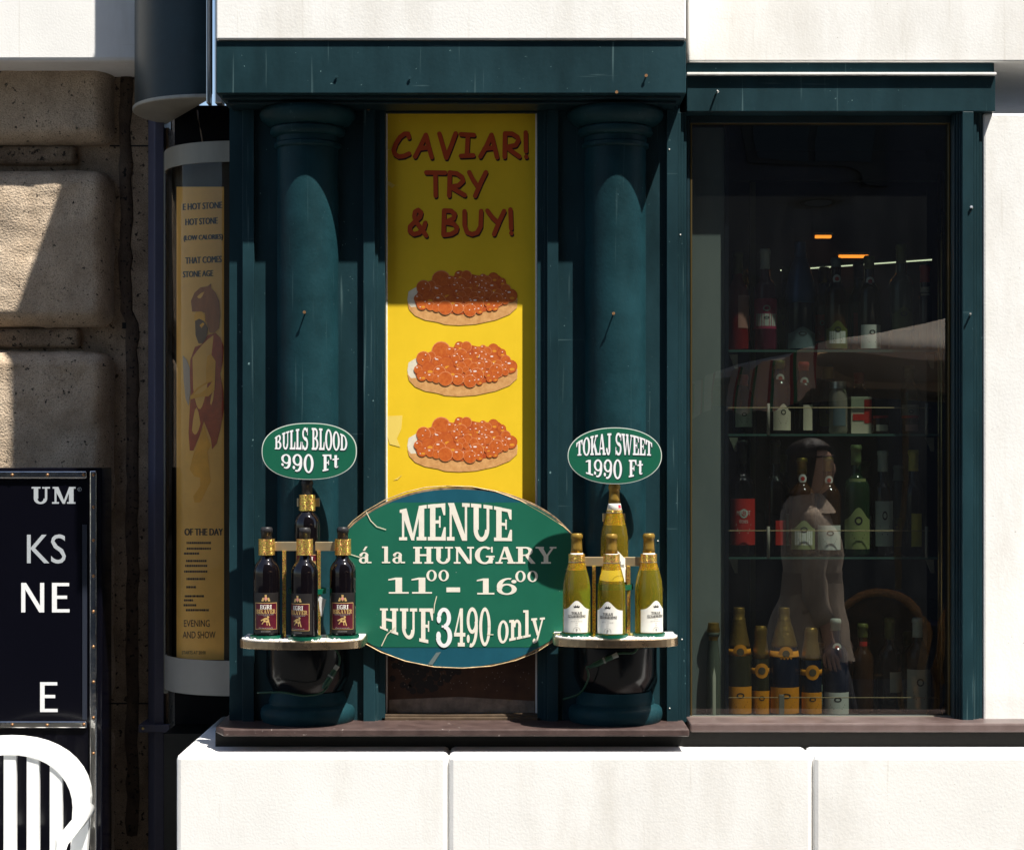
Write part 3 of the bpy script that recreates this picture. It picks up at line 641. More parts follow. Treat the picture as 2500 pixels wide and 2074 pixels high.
# ------------------------------------------------------------------ price signs
YS = -.145
def price_sign(cx, cy, a, b, pw, lab, l1, l2, colx):
    s = thing('price_sign', lab, 'price sign', tuple(P(cx,cy+b,YS)), 'oval price signs above the bottle racks')
    def sup(k, n=80):
        o = []
        for i in range(n):
            t = 2*math.pi*i/n; c_, s_ = math.cos(t), math.sin(t)
            o.append((cx+a*k*math.copysign(abs(c_)**pw,c_), cy+b*(1-(1-k)*a/b)*math.copysign(abs(s_)**pw,s_)))
        return o
    m = MB(); m.prism([(X(x,YS),Z(y,YS)) for x, y in sup(1)], YS, YS+.004); m.build('plate', mat('white_plastic_edge', (.62,.68,.62), .4), s)
    m = MB(); m.flat([sup(.982)], pxmap(YS,.0005)); m.build('green_face', M['green2'], s, norm=False)
    for (txt, x0, x1, tf, bf, gp, sp) in (l1, l2):
        m = MB(); d = MB(); d.flat(word(txt,gp,sp), rectmap(x0+1.5,x1+1.5,(lambda u, f=tf: f(u)+1.5),(lambda u, f=bf: f(u)+1.5),YS,.0009), .00001)
        m.flat(word(txt,gp,sp), rectmap(x0,x1,tf,bf,YS,.0013), .00001)
        lt = m.build('lettering', M['white'], s, norm=False); d.build('letter_outline', M['outline'], lt, norm=False)
    m = MB(); q = P(colx, cy-30, YS); m.tube([(q.x,YS+.003,q.z),(q.x,-.075,q.z+.004)], .004, 8); m.build('holding_rod', M['black'], s, smooth=True)
    return s
bow = lambda u: 1-(2*u-1)**2
price_sign(755,1101,116,69,.86,'green oval price sign reading BULLS BLOOD 990 Ft',
  ('BULLS BLOOD',671,849,lambda u: 1068-24*bow(u)**.8,lambda u: 1096+3*u,.06,.42),
  ('990 Ft',686,829,lambda u: 1109,lambda u: 1140+15*bow(u)-2,.08,.7), 765)
price_sign(1501,1112,115,69,.94,'green oval price sign reading TOKAJ SWEET 1990 Ft',
  ('TOKAJ SWEET',1407,1592,lambda u: 1081-24*bow(u)**.8,lambda u: 1112-2*bow(u),.03,.5),
  ('1990 Ft',1430,1571,lambda u: 1122,lambda u: 1155+13*bow(u),.08,.6), 1515)

# ------------------------------------------------------------------ bottle racks
def rack(cx, px0, px1, pyt, lab, fr, rear, dy):
    ys = -.155
    x0, x1 = X(px0,ys), X(px1,ys); xm = (x0+x1)/2; z1 = Z(pyt,ys); z0 = Z(pyt+19,ys)
    r = thing('bottle_rack', lab, 'bottle rack', (xm,-.13,z0), 'half round bottle racks on the columns')
    out = [(x0,-.042),(x0,-.155)]+[(xm+(x0-xm)*math.cos(math.pi*k/24), -.155-.085*math.sin(math.pi*k/24)**.8) for k in range(1,24)]+[(x1,-.155),(x1,-.042)]
    m = MB(); m.slab(out, z0, z1); m.build('shelf', M['shelfrim'], r, bevel=.0015)
    inn = [(xm+(x-xm)*.975, -.042+(y+.042)*.965) for x, y in out]
    m = MB(); m.slab(inn, z1+.0002, z1+.003); m.build('ice_layer', M['salt'], r)
    rnd = random.Random(int(cx)); m = MB()
    for i in range(90):
        a = rnd.uniform(0,math.pi); q = rnd.uniform(.55,.97)
        m.sphere((xm+(x0-xm)*math.cos(a)*q, -.155-.082*math.sin(a)*q, z1+.003), rnd.uniform(.002,.0048), 6)
    m.build('ice_crumbs', M['salt'], r, smooth=True)
    by = -.142
    zt, zb = Z(1322+dy,by), Z(1344+dy,by)
    m = MB(); m.box(X(fr[0],by)+.018, X(fr[2],by)-.018, by-.004, by+.007, zb, zt); m.build('crossbar', M['goldbar'], r, bevel=.001)
    for q in (cx-48, cx+36):
        m = MB(); m.box(X(q,-.12)-.0045, X(q,-.12)+.0045, -.150, -.141, z1+.003, zb); m.build('post', M['gold'], r)
    for i, (px, y) in enumerate(zip(fr, (-.16,-.196,-.16))):
        m = MB(); c = (X(px,y), y, 0); t1, t0 = Z(1315+dy,y), Z(1354+dy,y)
        m.lathe([(.0185,t0),(.0215,t0),(.0215,t1),(.0185,t1),(.0185,t0)], c, 32); m.build('collar', M['gold'], r, auto=40)
        m = MB(); zc = z1+.003
        m.lathe([(.036,zc),(.043,zc),(.0435,zc+.009),(.0405,zc+.009),(.039,zc+.004),(.036,zc+.003)], c, 36); m.build('saucer', M['cup'], r, auto=40)
    y = -.121; c = (X(rear[0],y), y, 0); t1, t0 = Z(rear[2],y), Z(rear[3],y)
    m = MB(); m.lathe([(.0185,t0),(.0215,t0),(.0215,t1),(.0185,t1),(.0185,t0)], c, 32); m.build('collar', M['gold'], r, auto=40)
    m = MB(); m.box(c[0]-.03, c[0]+.03, -.096, -.088, (t0+t1)/2-.011, (t0+t1)/2+.011); m.build('back_clip', M['goldbar'], r, bevel=.001)
    zc = rear[1]-.004
    m = MB(); m.lathe([(.0,zc-.008),(.05,zc-.008),(.05,zc+.006),(.046,zc+.006),(.046,zc-.004),(.0,zc-.004)], c, 40); m.lathe([(.028,z1+.003),(.028,zc-.008)], c, 24); m.build('raised_cup', M['cup'], r, auto=40)
    return z1
Hb = .287
zR = rack(745, 587, 889, 1559, 'half round steel rack of red wine bottles on the left column', (651,744,837), (750, Z(1172,-.121)-Hb, 1207, 1246), 0)
zT = rack(1497, 1351, 1655, 1554, 'half round steel rack of amber wine bottles on the right column', (1408,1493,1584), (1500, Z(1182,-.121)-.265, 1245, 1282), 39-2)

# bottles -----------------------------------------------------------
def prof_bordeaux(r, h, rn=.0135):
    s = .585*h; q = r/.0345
    return [(1e-6,.004),(r*.8,.0),(r*.97,.003),(r,.008),(r,s),(r*.985,s+.008*q),(r*.92,s+.017*q),(r*.80,s+.025*q),(r*.62,s+.032*q),(rn*1.22,s+.039*q),(rn*1.04,s+.047*q),(rn,h*.86),(rn,h-.014),(rn*1.12,h-.013),(rn*1.12,h-.004),(rn*.95,h),(1e-6,h)]
def prof_tokaj(r, h, rn=.0135):
    s = .40*h
    return [(1e-6,.004),(r*.8,.0),(r*.97,.003),(r,.008),(r,s),(r*.985,s+.02),(r*.90,s+.042),(r*.76,s+.062),(r*.60,s+.082),(rn*1.22,s+.105),(rn*1.03,s+.122),(rn,h*.9),(rn,h-.014),(rn*1.12,h-.013),(rn*1.12,h-.004),(rn*.95,h),(1e-6,h)]
def prof_champ(r, h, rn=.014):
    s = .45*h
    return [(1e-6,.004),(r*.8,.0),(r*.97,.003),(r,.008),(r,s),(r*.97,s+.03),(r*.85,s+.062),(r*.62,s+.1),(rn*1.3,s+.125),(rn*1.1,h*.86),(rn*1.25,h*.885),(rn*1.25,h*.9),(rn*1.05,h*.91),(rn*1.15,h-.012),(rn*1.05,h),(1e-6,h)]
def rad_at(prof, z):
    for (r0,z0),(r1,z1) in zip(prof[2:-2], prof[3:-1]):
        if z0 <= z <= z1: return r0+(r1-r0)*(z-z0)/max(1e-6,z1-z0)
    return prof[-3][0]
def sleeve(prof, z0, z1, off, c, n=32, a0=0, a1=360):
    zs = sorted({z0, z1, *[z for _, z in prof[3:-2] if z0 < z < z1]})
    p = [(rad_at(prof,z)+off, z) for z in zs]
    m = MB()
    if z1 >= prof[-1][1]-.001: p += [(prof[-2][0]+off*.5, prof[-1][1]+off), (1e-6, prof[-1][1]+off)]
    m.lathe(p, c, n, a0, a1); return m
def cylmap(c, r, zb, zt, a_mid, wid):
    """u 0..1 over arc width wid, v 0..1"""
    def fn(u, v, d):
        a = a_mid+(u-.5)*wid/r
        return (c[0]+(r+d)*math.sin(a), c[1]-(r+d)*math.cos(a), c[2]+zb+(zt-zb)*v)
    return fn
def grid_patch(m, fn, outline_top=None, nu=18, nv=6):
    vs = []
    for j in range(nv+1):
        for i in range(nu+1):
            u = i/nu; tp = outline_top(u) if outline_top else 1; vs.append(fn(u, j/nv*tp, 0))
    m.add(vs, [(j*(nu+1)+i, j*(nu+1)+i+1, (j+1)*(nu+1)+i+1, (j+1)*(nu+1)+i) for j in range(nv) for i in range(nu)])
def face_cam(x, y): return math.atan2(-x, 5+y)   # unused turn

def red_bottle(x, y, z, rot, lab):
    c = (0,0,0); h = Hb; r = .0345; pf = prof_bordeaux(r, h)
    o = thing('wine_bottle', lab, 'wine bottle', (0,0,0), 'black capped red wine bottles in the left rack')
    m = MB(); m.lathe(pf, c, 40); m.build('glass', M['wine'], o, smooth=True)
    sleeve(pf, h-.058, h, .0006, c).build('capsule', M['capsule'], o, smooth=True)
    m = MB(); grid_patch(m, cylmap(c, r+.0004, .012, .118, 0, .078)); lb = m.build('front_label', M['lab_blk'], o, smooth=True)
    m = MB(); grid_patch(m, cylmap(c, r+.0007, .022, .092, 0, .064)); m.build('gold_border', M['lab_gold'], lb, smooth=True)
    m = MB(); grid_patch(m, cylmap(c, r+.0010, .0235, .0905, 0, .061)); m.build('maroon_field', M['lab_mar'], lb, smooth=True)
    m = MB(); m.flat(word('EGRI',.05), cylmap(c, r+.0014, .0755, .0865, 0, .031), .00001); m.build('name_print', M['lab_wht'], lb, norm=False)
    m = MB(); m.flat(word('BIKAVÉR',.03), cylmap(c, r+.0014, .0635, .0745, 0, .054), .00001)
    m.flat([DI(.5,.5,.12,.5)]+[DI(.25,.4,.1,.3),DI(.75,.4,.1,.3),R_(.1,.0,.3,.3),R_(.7,0,.9,.3),R_(.4,.9,.6,1.2)], cylmap(c, r+.0012, .096, .110, 0, .028), .00001)
    f = cylmap(c, r+.0014, .032, .056, 0, .030)      # small bull figure
    m.flat([[(.25,.75),(.45,.9),(.72,.85),(.8,.55),(.7,.35),(.55,.45),(.4,.4),(.3,.5)],[(.7,.5),(.78,.5),(.9,.0),(.8,.0)],[(.55,.45),(.63,.4),(.66,.05),(.58,.05)],[(.3,.5),(.36,.45),(.2,.15),(.13,.2)],[(.25,.75),(.3,.6),(.08,.5),(.05,.62)],DI(.7,.95,.1,.12,8)], f, .00001)
    m.flat([R_(0,0,1,.7)], cylmap(c, r+.0014, .0275, .0285, 0, .034), .00001); m.build('gold_print', M['lab_gold'], lb, norm=False)
    m = MB(); m.flat([DI(.5,.5,.2,.5)], cylmap(c, r+.0016, .0985, .1075, 0, .02), .00001); m.build('crest', M['lab_pink'], lb, norm=False)
    m = MB()
    for zz, ww in ((.0605,.044),(.0575,.012),(.0255,.04),(.0165,.025)): m.flat([R_(i/9,0,i/9+.08,1) for i in range(9)], cylmap(c, r+.0014, zz, zz+.0012, 0, ww), .00001)
    m.build('fine_print', M['lab_gry'], lb, norm=False)
    return o
proto = red_bottle(0,0,0,0,'')
zb = zR+.0062
spec = [(651,-.16,zb,-.06,'black capped red wine bottle at the left end of the left rack'),
        (744,-.196,zb,-.55,'front middle red wine bottle of the left rack, label turned aside'),
        (837,-.16,zb,-.02,'red wine bottle at the right end of the left rack beside the menu board'),
        (750,-.121,Z(1172,-.121)-Hb,0,'raised rear red wine bottle under the BULLS BLOOD price sign')]
for i, (px, y, z, rot, lab) in enumerate(spec):
    o = proto if i == 0 else copy_tree(proto)
    o.location = (X(px,y), y, z); o.rotation_euler = (0,0,rot-math.atan2(X(px,y), CAMD)*1); o['label'] = lab

def tokaj_bottle(lab):
    c = (0,0,0); h = .265; r = .0365; pf = prof_tokaj(r, h)
    o = thing('wine_bottle', lab, 'wine bottle', (0,0,0), 'amber wine bottles in the right rack')
    m = MB(); m.lathe(pf, c, 48); m.build('glass', M['tokaj'], o, smooth=True)
    sleeve(pf, h-.05, h, .0006, c).build('capsule', M['olivecap'], o, smooth=True)
    s = sleeve(pf, h-.075, h-.0505, .0005, c); nb = s.build('neck_band', M['lab_wht'], o, smooth=True)
    sleeve(pf, h-.062, h-.0535, .0008, c, a0=20, a1=160).build('red_stripe', M['redstripe'], nb, smooth=True)
    sleeve(pf, h-.062, h-.0535, .0008, c, a0=300, a1=330).build('red_stripe', M['redstripe'], nb, smooth=True)
    m = MB(); m.flat([DI(.5,.5,.32,.45)], cylmap(c, .0135+.0014, h-.072, h-.054, 0, .012), .00001); m.build('crest', M['lab_pink'], nb, norm=False)
    tp = lambda u: .72+.28*math.exp(-((u-.5)/.22)**2)
    m = MB(); grid_patch(m, cylmap(c, r+.0004, .0085, .092, 0, .086), tp, 26, 8); lb = m.build('front_label', M['lab_wht'], o, smooth=True)
    m = MB()
    m.flat(word('TOKAJI',.05), cylmap(c, r+.0008, .0565, .0635, 0, .028), .00001); m.flat(word('SZAMORODNI'.replace('Z','E'),.03) if 'Z' not in G else word('SZAMORODNI',.03), cylmap(c, r+.0008, .0475, .0550, 0, .049), .00001)
    m.flat([[(0,0),(1,0),(1.1,.7),(.8,.4),(.75,.9),(.5,.45),(.25,.9),(.2,.4),(-.1,.7)]], cylmap(c, r+.0008, .0735, .082, 0, .014), .00001)
    m.build('name_print', M['lab_ink'], lb, norm=False)
    m = MB()
    for zz, ww in ((.0425,.012),(.0375,.032),(.0325,.008),(.0275,.006)): m.flat([R_(i/7,0,i/7+.1,1) for i in range(7)], cylmap(c, r+.0008, zz, zz+.0013, 0, ww), .00001)
    m.flat(ER(.5,0,.5,.9,.05,.08,0,180)+[DI(.5,.3,.12,.3)], cylmap(c, r+.0008, .0125, .025, 0, .02), .00001)
    m.build('fine_print', M['lab_gry'], lb, norm=False)
    return o
G['Z']=(.82,[R_(0,0,.8,.1),R_(.02,.9,.8,1),[(.0,.06),(.28,.06),(.8,.94),(.54,.94)],[(.6,.1),(.72,.36),(.8,.36),(.8,.1)],R_(.02,.68,.1,1)])
proto = tokaj_bottle('')
zb = zT+.0062
spec = [(1408,-.16,zb,.0,'amber wine bottle at the left end of the right rack'),
        (1493,-.196,zb,-.28,'front middle amber wine bottle of the right rack, green showing in its neck'),
        (1584,-.16,zb,.55,'amber wine bottle at the right end of the right rack, label turned right'),
        (1500,-.121,Z(1182,-.121)-.265,.1,'raised rear amber wine bottle under the TOKAJ SWEET price sign')]
for i, (px, y, z, rot, lab) in enumerate(spec):
    o = proto if i == 0 else copy_tree(proto)
    o.location = (X(px,y), y, z); o.rotation_euler = (0,0,rot-math.atan2(X(px,y), CAMD)); o['label'] = lab
# loose white tag between red bottles
m = MB(); q = P(787,1478,-.15); m.add([P(778,1453,-.15),P(796,1463,-.152),P(786,1505,-.15),P(780,1500,-.148),P(776,1470,-.149)],[(0,1,2,3,4)]); o = m.build('paper_tag', M['tape']); tag(o, 'small white paper tag hanging between two red wine bottles', 'tag')
md = o.modifiers.new('s','SOLIDIFY'); md.thickness = .0006

# green cables under racks
def cable(pts, plug, lab):
    o = thing('power_cable', lab, 'cable', tuple(P(*pts[0])), 'green cables under the bottle racks')
    m = MB(); V = [P(*p) for p in pts]
    sm = []
    for i in range(len(V)-1):
        p0, p1, p2, p3 = V[max(i-1,0)], V[i], V[i+1], V[min(i+2,len(V)-1)]
        for k in range(5):
            t = k/5; sm.append(.5*((2*p1)+(p2-p0)*t+(2*p0-5*p1+4*p2-p3)*t*t+(3*p1-p0-3*p2+p3)*t**3))
    sm.append(V[-1]); m.tube(sm, .0028, 8); m.build('wire', M['cable'], o, smooth=True)
    a, b = P(*plug[0]), P(*plug[1]); m = MB(); m.tube([a, a.lerp(b,.15), a.lerp(b,.16), a.lerp(b,.5)], [.004,.0055,.0072,.0072], 12); m.build('plug', M['cable'], o, auto=40)
    m = MB(); m.tube([a.lerp(b,.5), a.lerp(b,.56)], .0085, 12); m.tube([a.lerp(b,.82), b], [.0062,.007], 12); m.build('plug_collar', M['plugw'], o, auto=40)
    m = MB(); m.tube([a.lerp(b,.56), a.lerp(b,.82)], .0068, 12); m.build('socket', M['cable'], o, auto=40)
cable([(628,1690,-.125),(690,1689,-.14),(740,1697,-.145),(785,1690,-.14),(805,1665,-.13),(826,1625,-.125),(828,1600,-.12),(815,1580,-.12)], [(788,1680,-.137),(824,1624,-.127)], 'green cable with a plug hanging upright under the left bottle rack')
cable([(1375,1706,-.06),(1415,1692,-.09),(1435,1660,-.115),(1436,1640,-.125),(1432,1628,-.128),(1450,1622,-.133),(1480,1610,-.135),(1510,1595,-.13),(1545,1593,-.125),(1556,1582,-.12)], [(1438,1628,-.13),(1508,1597,-.134)], 'green cable with a plug lying slantwise under the right bottle rack')

# ------------------------------------------------------------------ curved sign box and display case on the left
def arc3(A, B, bulge, n=24):
    A = Vector(A); B = Vector(B); mid = (A+B)/2; ch = (B-A); L_ = ch.length; nrm = Vector((ch.y,-ch.x)).normalized()
    if nrm.y > 0: nrm = -nrm
    R0 = (L_*L_/4+bulge*bulge)/(2*bulge); cen = mid-nrm*(R0-bulge)
    a0 = math.atan2(A.y-cen.y, A.x-cen.x); a1 = math.atan2(B.y-cen.y, B.x-cen.x)
    while a1 > a0: a1 -= 2*math.pi
    return cen, R0, a0, a1
def arcpts(A, B, bulge, off=0, n=24):
    cen, R0, a0, a1 = arc3(A, B, bulge)
    return [(cen.x+(R0+off)*math.cos(a0+(a1-a0)*i/n), cen.y+(R0+off)*math.sin(a0+(a1-a0)*i/n)) for i in range(n+1)]
A0, B0 = (-.845,.20), (-1.045,.60); bx_z = Z(303,.6)
sb = thing('curved_sign_box', 'teal curved sign box with steel rim hanging above the glass display case', 'sign box', (-.95,.45,bx_z))
m = MB(); m.slab(arcpts(A0,B0,.155), bx_z+.012, bx_z+1.0); m.build('box_body', M['teal_dk'], sb, auto=40)
m = MB(); m.slab(arcpts(A0,B0,.155,.006), bx_z, bx_z+.0115); m.build('bottom_plate', M['alu_edge'], sb, bevel=.003)
m = MB(); a = Vector((*A0,0)); dirv = (Vector((*B0,0))-a).normalized()
for (off, w_) in ((-.012,.010),(.008,.022)):
    x0 = A0[0]-.02+off*1.2+.022; m.box(x0, x0+w_, .165, .21, bx_z-.02, bx_z+1.0)
m.build('corner_strip', M['steel'], sb, bevel=.003)
m = MB(); pp = [P(482,270,.4),P(484,290,.38),P(490,320,.36),P(495,350,.35)]; m.tube(pp, .0022, 6)
tag(m.build('hanging_wire', mat('tan_wire', (.25,.17,.11), .6), smooth=True), 'thin tan wire hanging from the curved sign box', 'wire')

A1, B1 = (X(563,.24),.24), (X(412,.50),.50); BU = .075
def caseP(px, py, off=0):
    cen, R0, a0, a1 = arc3(A1, B1, BU); lo, hi = 0., 1.
    # px decreases from A (right) to B (left)
    for _ in range(30):
        t = (lo+hi)/2; a = a0+(a1-a0)*t; x = cen.x+(R0+off)*math.cos(a); y = cen.y+(R0+off)*math.sin(a)
        if CX+x*F/(CAMD+y) > px: lo = t
        else: hi = t
    return x, y
def casemap(off):
    def fn(px, py, d):
        x, y = caseP(px, py, off+d); return (x, y, Z(py, y))
    return fn
dc = thing('display_case', 'half round glass display case holding a tan restaurant poster', 'display case', (X(490,.35),.38,Z(1698,.3)))
zt, zb = Z(344,.24), Z(1698,.24)
zt2, zb2 = Z(395,.24), Z(1612,.24)
def curved_band(z0, z1, off0, off1, mt, name):
    m = MB(); o = arcpts(A1,B1,BU,off1,30); i = arcpts(A1,B1,BU,off0,30)
    m.slab(o+i[::-1], z0, z1); return m.build(name, mt, dc, auto=40)
curved_band(zt2, zt, -.004, .002, M['steel_w'], 'top_band'); curved_band(zb, zb2, -.004, .002, mat('grey_aluminium', (.24,.225,.20), .5, .1, var=.06, vs=10), 'bottom_band')
m = MB(); op = arcpts(A1,B1,BU,0,40)
m.add([(x,y,zb2) for x, y in op]+[(x,y,zt2) for x, y in op], [(i,i+1,42+i-1,41+i-0-0) if False else (i,i+1,41+i+1,41+i) for i in range(40)]); m.build('acrylic_cover', M['caseglass'], dc, smooth=True)
m = MB(); m.box(A1[0]+.0, A1[0]+.011, A1[1]-.02, A1[1]+.03, Z(1697,.22), Z(333,.22)); m.build('side_bar', M['steel'], dc, bevel=.003)
m = MB(); m.box(B1[0]-.012, B1[0]+.004, B1[1]-.02, B1[1]+.05, Z(1690,.5), Z(372,.5)); m.build('side_bar', mat('dull_bar', (.16,.155,.13), .5, .3), dc, bevel=.003)
bkp = arcpts(A1,B1,.012,-.01,10)
m = MB(); m.slab(bkp+[(B1[0]+.02,B1[1]+.06),(A1[0]-.01,A1[1]+.06)], zb+.005, zt-.005); m.build('case_back', mat('dark_case_back', (.05,.042,.032), .7, var=.3, vs=5), dc)
# poster inside
IN = -.03
def case_poly(m, polys, off, sub=True):
    fn = casemap(off)
    for p in polys:
        m.k += 1; m.add([fn(u,v,(m.k%6)*.0001) for u, v in p], [tuple(range(len(p)))])
m = MB(); fn = casemap(IN); cols = 26; rows = 1; vs = []
for j, (yt) in enumerate((456, 476, 1610)):
    for i in range(cols+1):
        px = 431+(547-431)*i/cols; vs.append(fn(px, yt, 0))
m.add(vs, [(j*(cols+1)+i, j*(cols+1)+i+1, (j+1)*(cols+1)+i+1, (j+1)*(cols+1)+i) for j in range(2) for i in range(cols)])
m.mi = 0
pb = m.build('poster', M['paper'], dc, smooth=True)
m = MB(); f2 = casemap(IN+.0008)
def ctext(s, px0, px1, pyt, pyb, tilt=0, fat=True):
    for p in sans(s):
        for k in ((0,0),(.8,0),(1.6,0)) if fat else ((0,0),):
            m.k += 1
            m.add([f2(px0+(px1-px0)*u+k[0], pyb+(pyt-pyb)*v-tilt*u, (m.k%8)*.00006) for u, v in p], [tuple(range(len(p)))])
ctext('E HOT STONE', 446, 541, 497, 513, 5); ctext('HOT STONE', 452, 530, 534, 550, 4); ctext('(LOW CALORIES)', 448, 543, 575, 587, 4)
ctext('THAT COMES', 452, 540, 628, 644, 4); ctext('STONE AGE', 446, 519, 662, 677, 3)
ctext('OF THE DAY', 450, 543, 1289, 1306, 0); ctext('EVENING', 449, 512, 1512, 1529, 0, False); ctext('AND SHOW', 446, 526, 1540, 1557, 0, False); ctext('STARTS AT 20:00', 444, 502, 1588, 1596, 0, False)
rnd = random.Random(2)
for py in (1322,1336,1348,1366,1378,1392,1410,1430,1452,1462,1474,1486):
    x = 448+rnd.uniform(0,8); e = x+rnd.uniform(14,60)
    while x < e:
        w_ = rnd.uniform(2,5); case_poly(m, [R_(x,py,x+w_,py+5)], IN+.0009); x += w_+1.2
m.build('poster_print', M['paper_ink'], pb, norm=False)
Zc = 3.484; tr = lambda L_, oy=640: [(90+x/Zc, oy+y/Zc) for x, y in L_]
hair = tr([(1320,420),(1310,330),(1340,260),(1390,215),(1450,205),(1482,180),(1478,215),(1520,260),(1550,330),(1558,450),(1548,560),(1510,600),(1470,600),(1440,500),(1430,430),(1400,420),(1350,420)])
beard = tr([(1345,500),(1380,480),(1420,500),(1455,560),(1440,640),(1410,690),(1375,690),(1350,620)])
face = tr([(1338,450),(1360,420),(1405,420),(1432,450),(1430,520),(1400,560),(1370,520),(1340,510)])
body = tr([(1345,720),(1400,700),(1450,620),(1520,600),(1560,640),(1588,720),(1580,850),(1560,950),(1585,1100),(1590,1250),(1560,1420),(1530,1540),(1490,1590),(1480,1500),(1420,1350),(1380,1480),(1330,1600),(1300,1600),(1290,1450),(1300,1250),(1310,1120),(1300,980),(1305,830)])
arm = tr([(1450,800),(1480,780),(1520,840),(1515,1000),(1510,1090),(1460,1140),(1380,1145),(1310,1165),(1305,1140),(1360,1070),(1440,1020),(1440,900)])
legs = tr([(1330,1640),(1390,1480),(1420,1370),(1450,1480),(1480,1560),(1450,1610),(1465,1740),(1470,1800),(1480,1860),(1420,1980),(1390,2040),(1340,2040),(1330,1990),(1390,1900),(1390,1830),(1340,1820),(1300,1760)])
club = tr([(1240,790),(1275,830),(1300,900),(1305,1100),(1290,1220),(1265,1160),(1248,1000)])
fig = MB()
for k, (pl, mi) in enumerate(((legs,0),(body,1),(club,3),(arm,0),(hair,2),(face,0),(beard,4))):
    fig.mi = mi; fig.add([casemap(IN+.0012+.0004*k)(u,v,0) for u, v in pl], [tuple(range(len(pl)))])
fig.build('painted_figure', [M['skin_ink'],M['pelt_ink'],M['hair_ink'],M['club_ink'],mat('painted_dark_beard',(.17,.085,.045),.7)], pb, norm=False)
m = MB(); f3 = casemap(.0025)
m.add([f3(436,1688,0),f3(432,1640,0),f3(440,1612,0),f3(466,1612,0),f3(500,1612,0),f3(562,1612,0),f3(565,1694,0),f3(520,1693,0),f3(440,1694,0)], [(0,1,2,3,4,5,6,7,8)])

# ------------------------------------------------------------------ black sign at lower left
YK = .34
ks = thing('black_menu_sign', 'black sign with silver riveted trim and white capital letters at the lower left', 'sign', tuple(P(100,2300,YK)))
m = MB(); m.box(X(-190,YK), X(249,YK), YK, YK+.13, Z(2300,YK), Z(1141,YK)); m.build('panel', M['signblk'], ks, bevel=.004)
m = MB()
def strip(px0, px1, py0, py1):
    y = YK; m2 = MB(); m2.box(X(px0,y), X(px1,y), y-.009, y-.0005, Z(py1,y), Z(py0,y)); return m2.build('trim_strip', M['chrome'], ks, bevel=.004, seg=3)
strip(-190,213,1150,1168); strip(220,237,1149,2290); strip(-190,213,1759,1776)
m = MB(); m.pbox(201, 212, 1280, 1756, YK-.003, YK-.0004); m.build('inner_edge', mat('dark_blue_strip', (.025,.03,.045), .3), ks)
for px, py in [(116,1159),(204,1158)]+[(228,p) for p in (1158,1237,1318,1405,1492,1578,1664,1751,1838)]+[(115,1769),(205,1767),(30,1159),(30,1768)]:
    m = MB(); c = P(px,py,YK-.009); m.lathe([(.0048,0),(.0045,.002),(.0025,.004),(1e-6,.0045)], c, 12, axis='y'); m.build('rivet', M['screw'], ks, smooth=True)
m = MB()
m.flat(word('UM',.12), rectmap(77,185,1188,1229,YK,.0006), .00002); m.flat(sans('R'), rectmap(192.5,196.5,1191,1197,YK,.0008), .00002)
m.flat(ER(194.5,1194,5,5,1,1), pxmap(YK,.0006), .00002)
m.build('grey_lettering', M['signgrey'], ks, norm=False); m = MB(); m.flat(sans('KS'), rectmap(66,161,1302,1374,YK,.0006), .00002); m.build('grey_lettering', M['signgrey'], ks, norm=False)
m = MB(); m.flat([R_(127,1422,139,1494),R_(127,1422,169,1430),R_(127,1453,164,1461),R_(127,1486,170,1494),R_(98,1422,108,1494),R_(52,1422,62,1494),[(52,1422),(64,1422),(108,1494),(96,1494)]], pxmap(YK,.0006), .00002)
m.build('white_lettering', M['white'], ks, norm=False); m = MB(); m.flat([R_(98,1664,109,1737),R_(98,1664,140,1672),R_(98,1695,135,1703),R_(98,1729,141,1737)], pxmap(YK,.0006), .00002); m.build('white_lettering', M['white'], ks, norm=False)

# white chair in front of the sign
ch = thing('plastic_chair', 'white plastic chair with a rounded back below the black sign', 'chair', (X(30,.12),-.1,0))
wp = mat('white_plastic', (.80,.81,.80), .35)
cx0 = X(25,.12); m = MB()
n = 20; prof = [(cx0+.225*math.sin(-math.pi/2+math.pi*i/n)*1.0, .832-.17*(1-math.cos((i/n-.5)*math.pi))**1.1) for i in range(n+1)]
pts = [(cx0-.21,.42)]+prof+[(cx0+.21,.42)]
inn = [(cx0+(x-cx0)*.78, .46+(z-.46)*.86) for x, z in prof]
m.slab([(0,0)]*0 or [(x,.11) for x,z in []] or [(cx0-.21,.11),(cx0+.21,.11),(cx0+.21,.135),(cx0-.21,.135)], .44, .50)
for i in range(n):
    (xa_,za_),(xb_,zb_) = prof[i], prof[i+1]; (xc,zc_),(xd,zd) = inn[i], inn[i+1]
    m.prism([(xa_,za_),(xb_,zb_),(xd,zd),(xc,zc_)], .11, .135)
for sx in (-1,1): m.prism([(cx0+sx*.21,.44),(cx0+sx*.225,.665),(cx0+sx*.1755,.64),(cx0+sx*.165,.44)], .1105, .1345)
for k in range(5): m.box(cx0-.145+k*.064, cx0-.111+k*.064, .115, .130, .48, .80-.012*abs(k-2)**2)
m.build('back', wp, ch, auto=40)
m = MB(); m.box(cx0-.22, cx0+.22, -.32, .12, .42, .445); m.build('seat', wp, ch, bevel=.01)
for sx in (-1,1):
    for y in (-.29,.09):
        m = MB(); m.tube([(cx0+sx*.2,y,.42),(cx0+sx*.225,y+(.03 if y > 0 else -.02),0)], [.024,.016], 10); m.build('leg', wp, ch, smooth=True)
    m = MB(); m.tube([(cx0+sx*.22,.11,.63),(cx0+sx*.245,-.1,.64),(cx0+sx*.24,-.28,.62),(cx0+sx*.215,-.3,.43)], .018, 10); m.build('armrest', wp, ch, smooth=True)

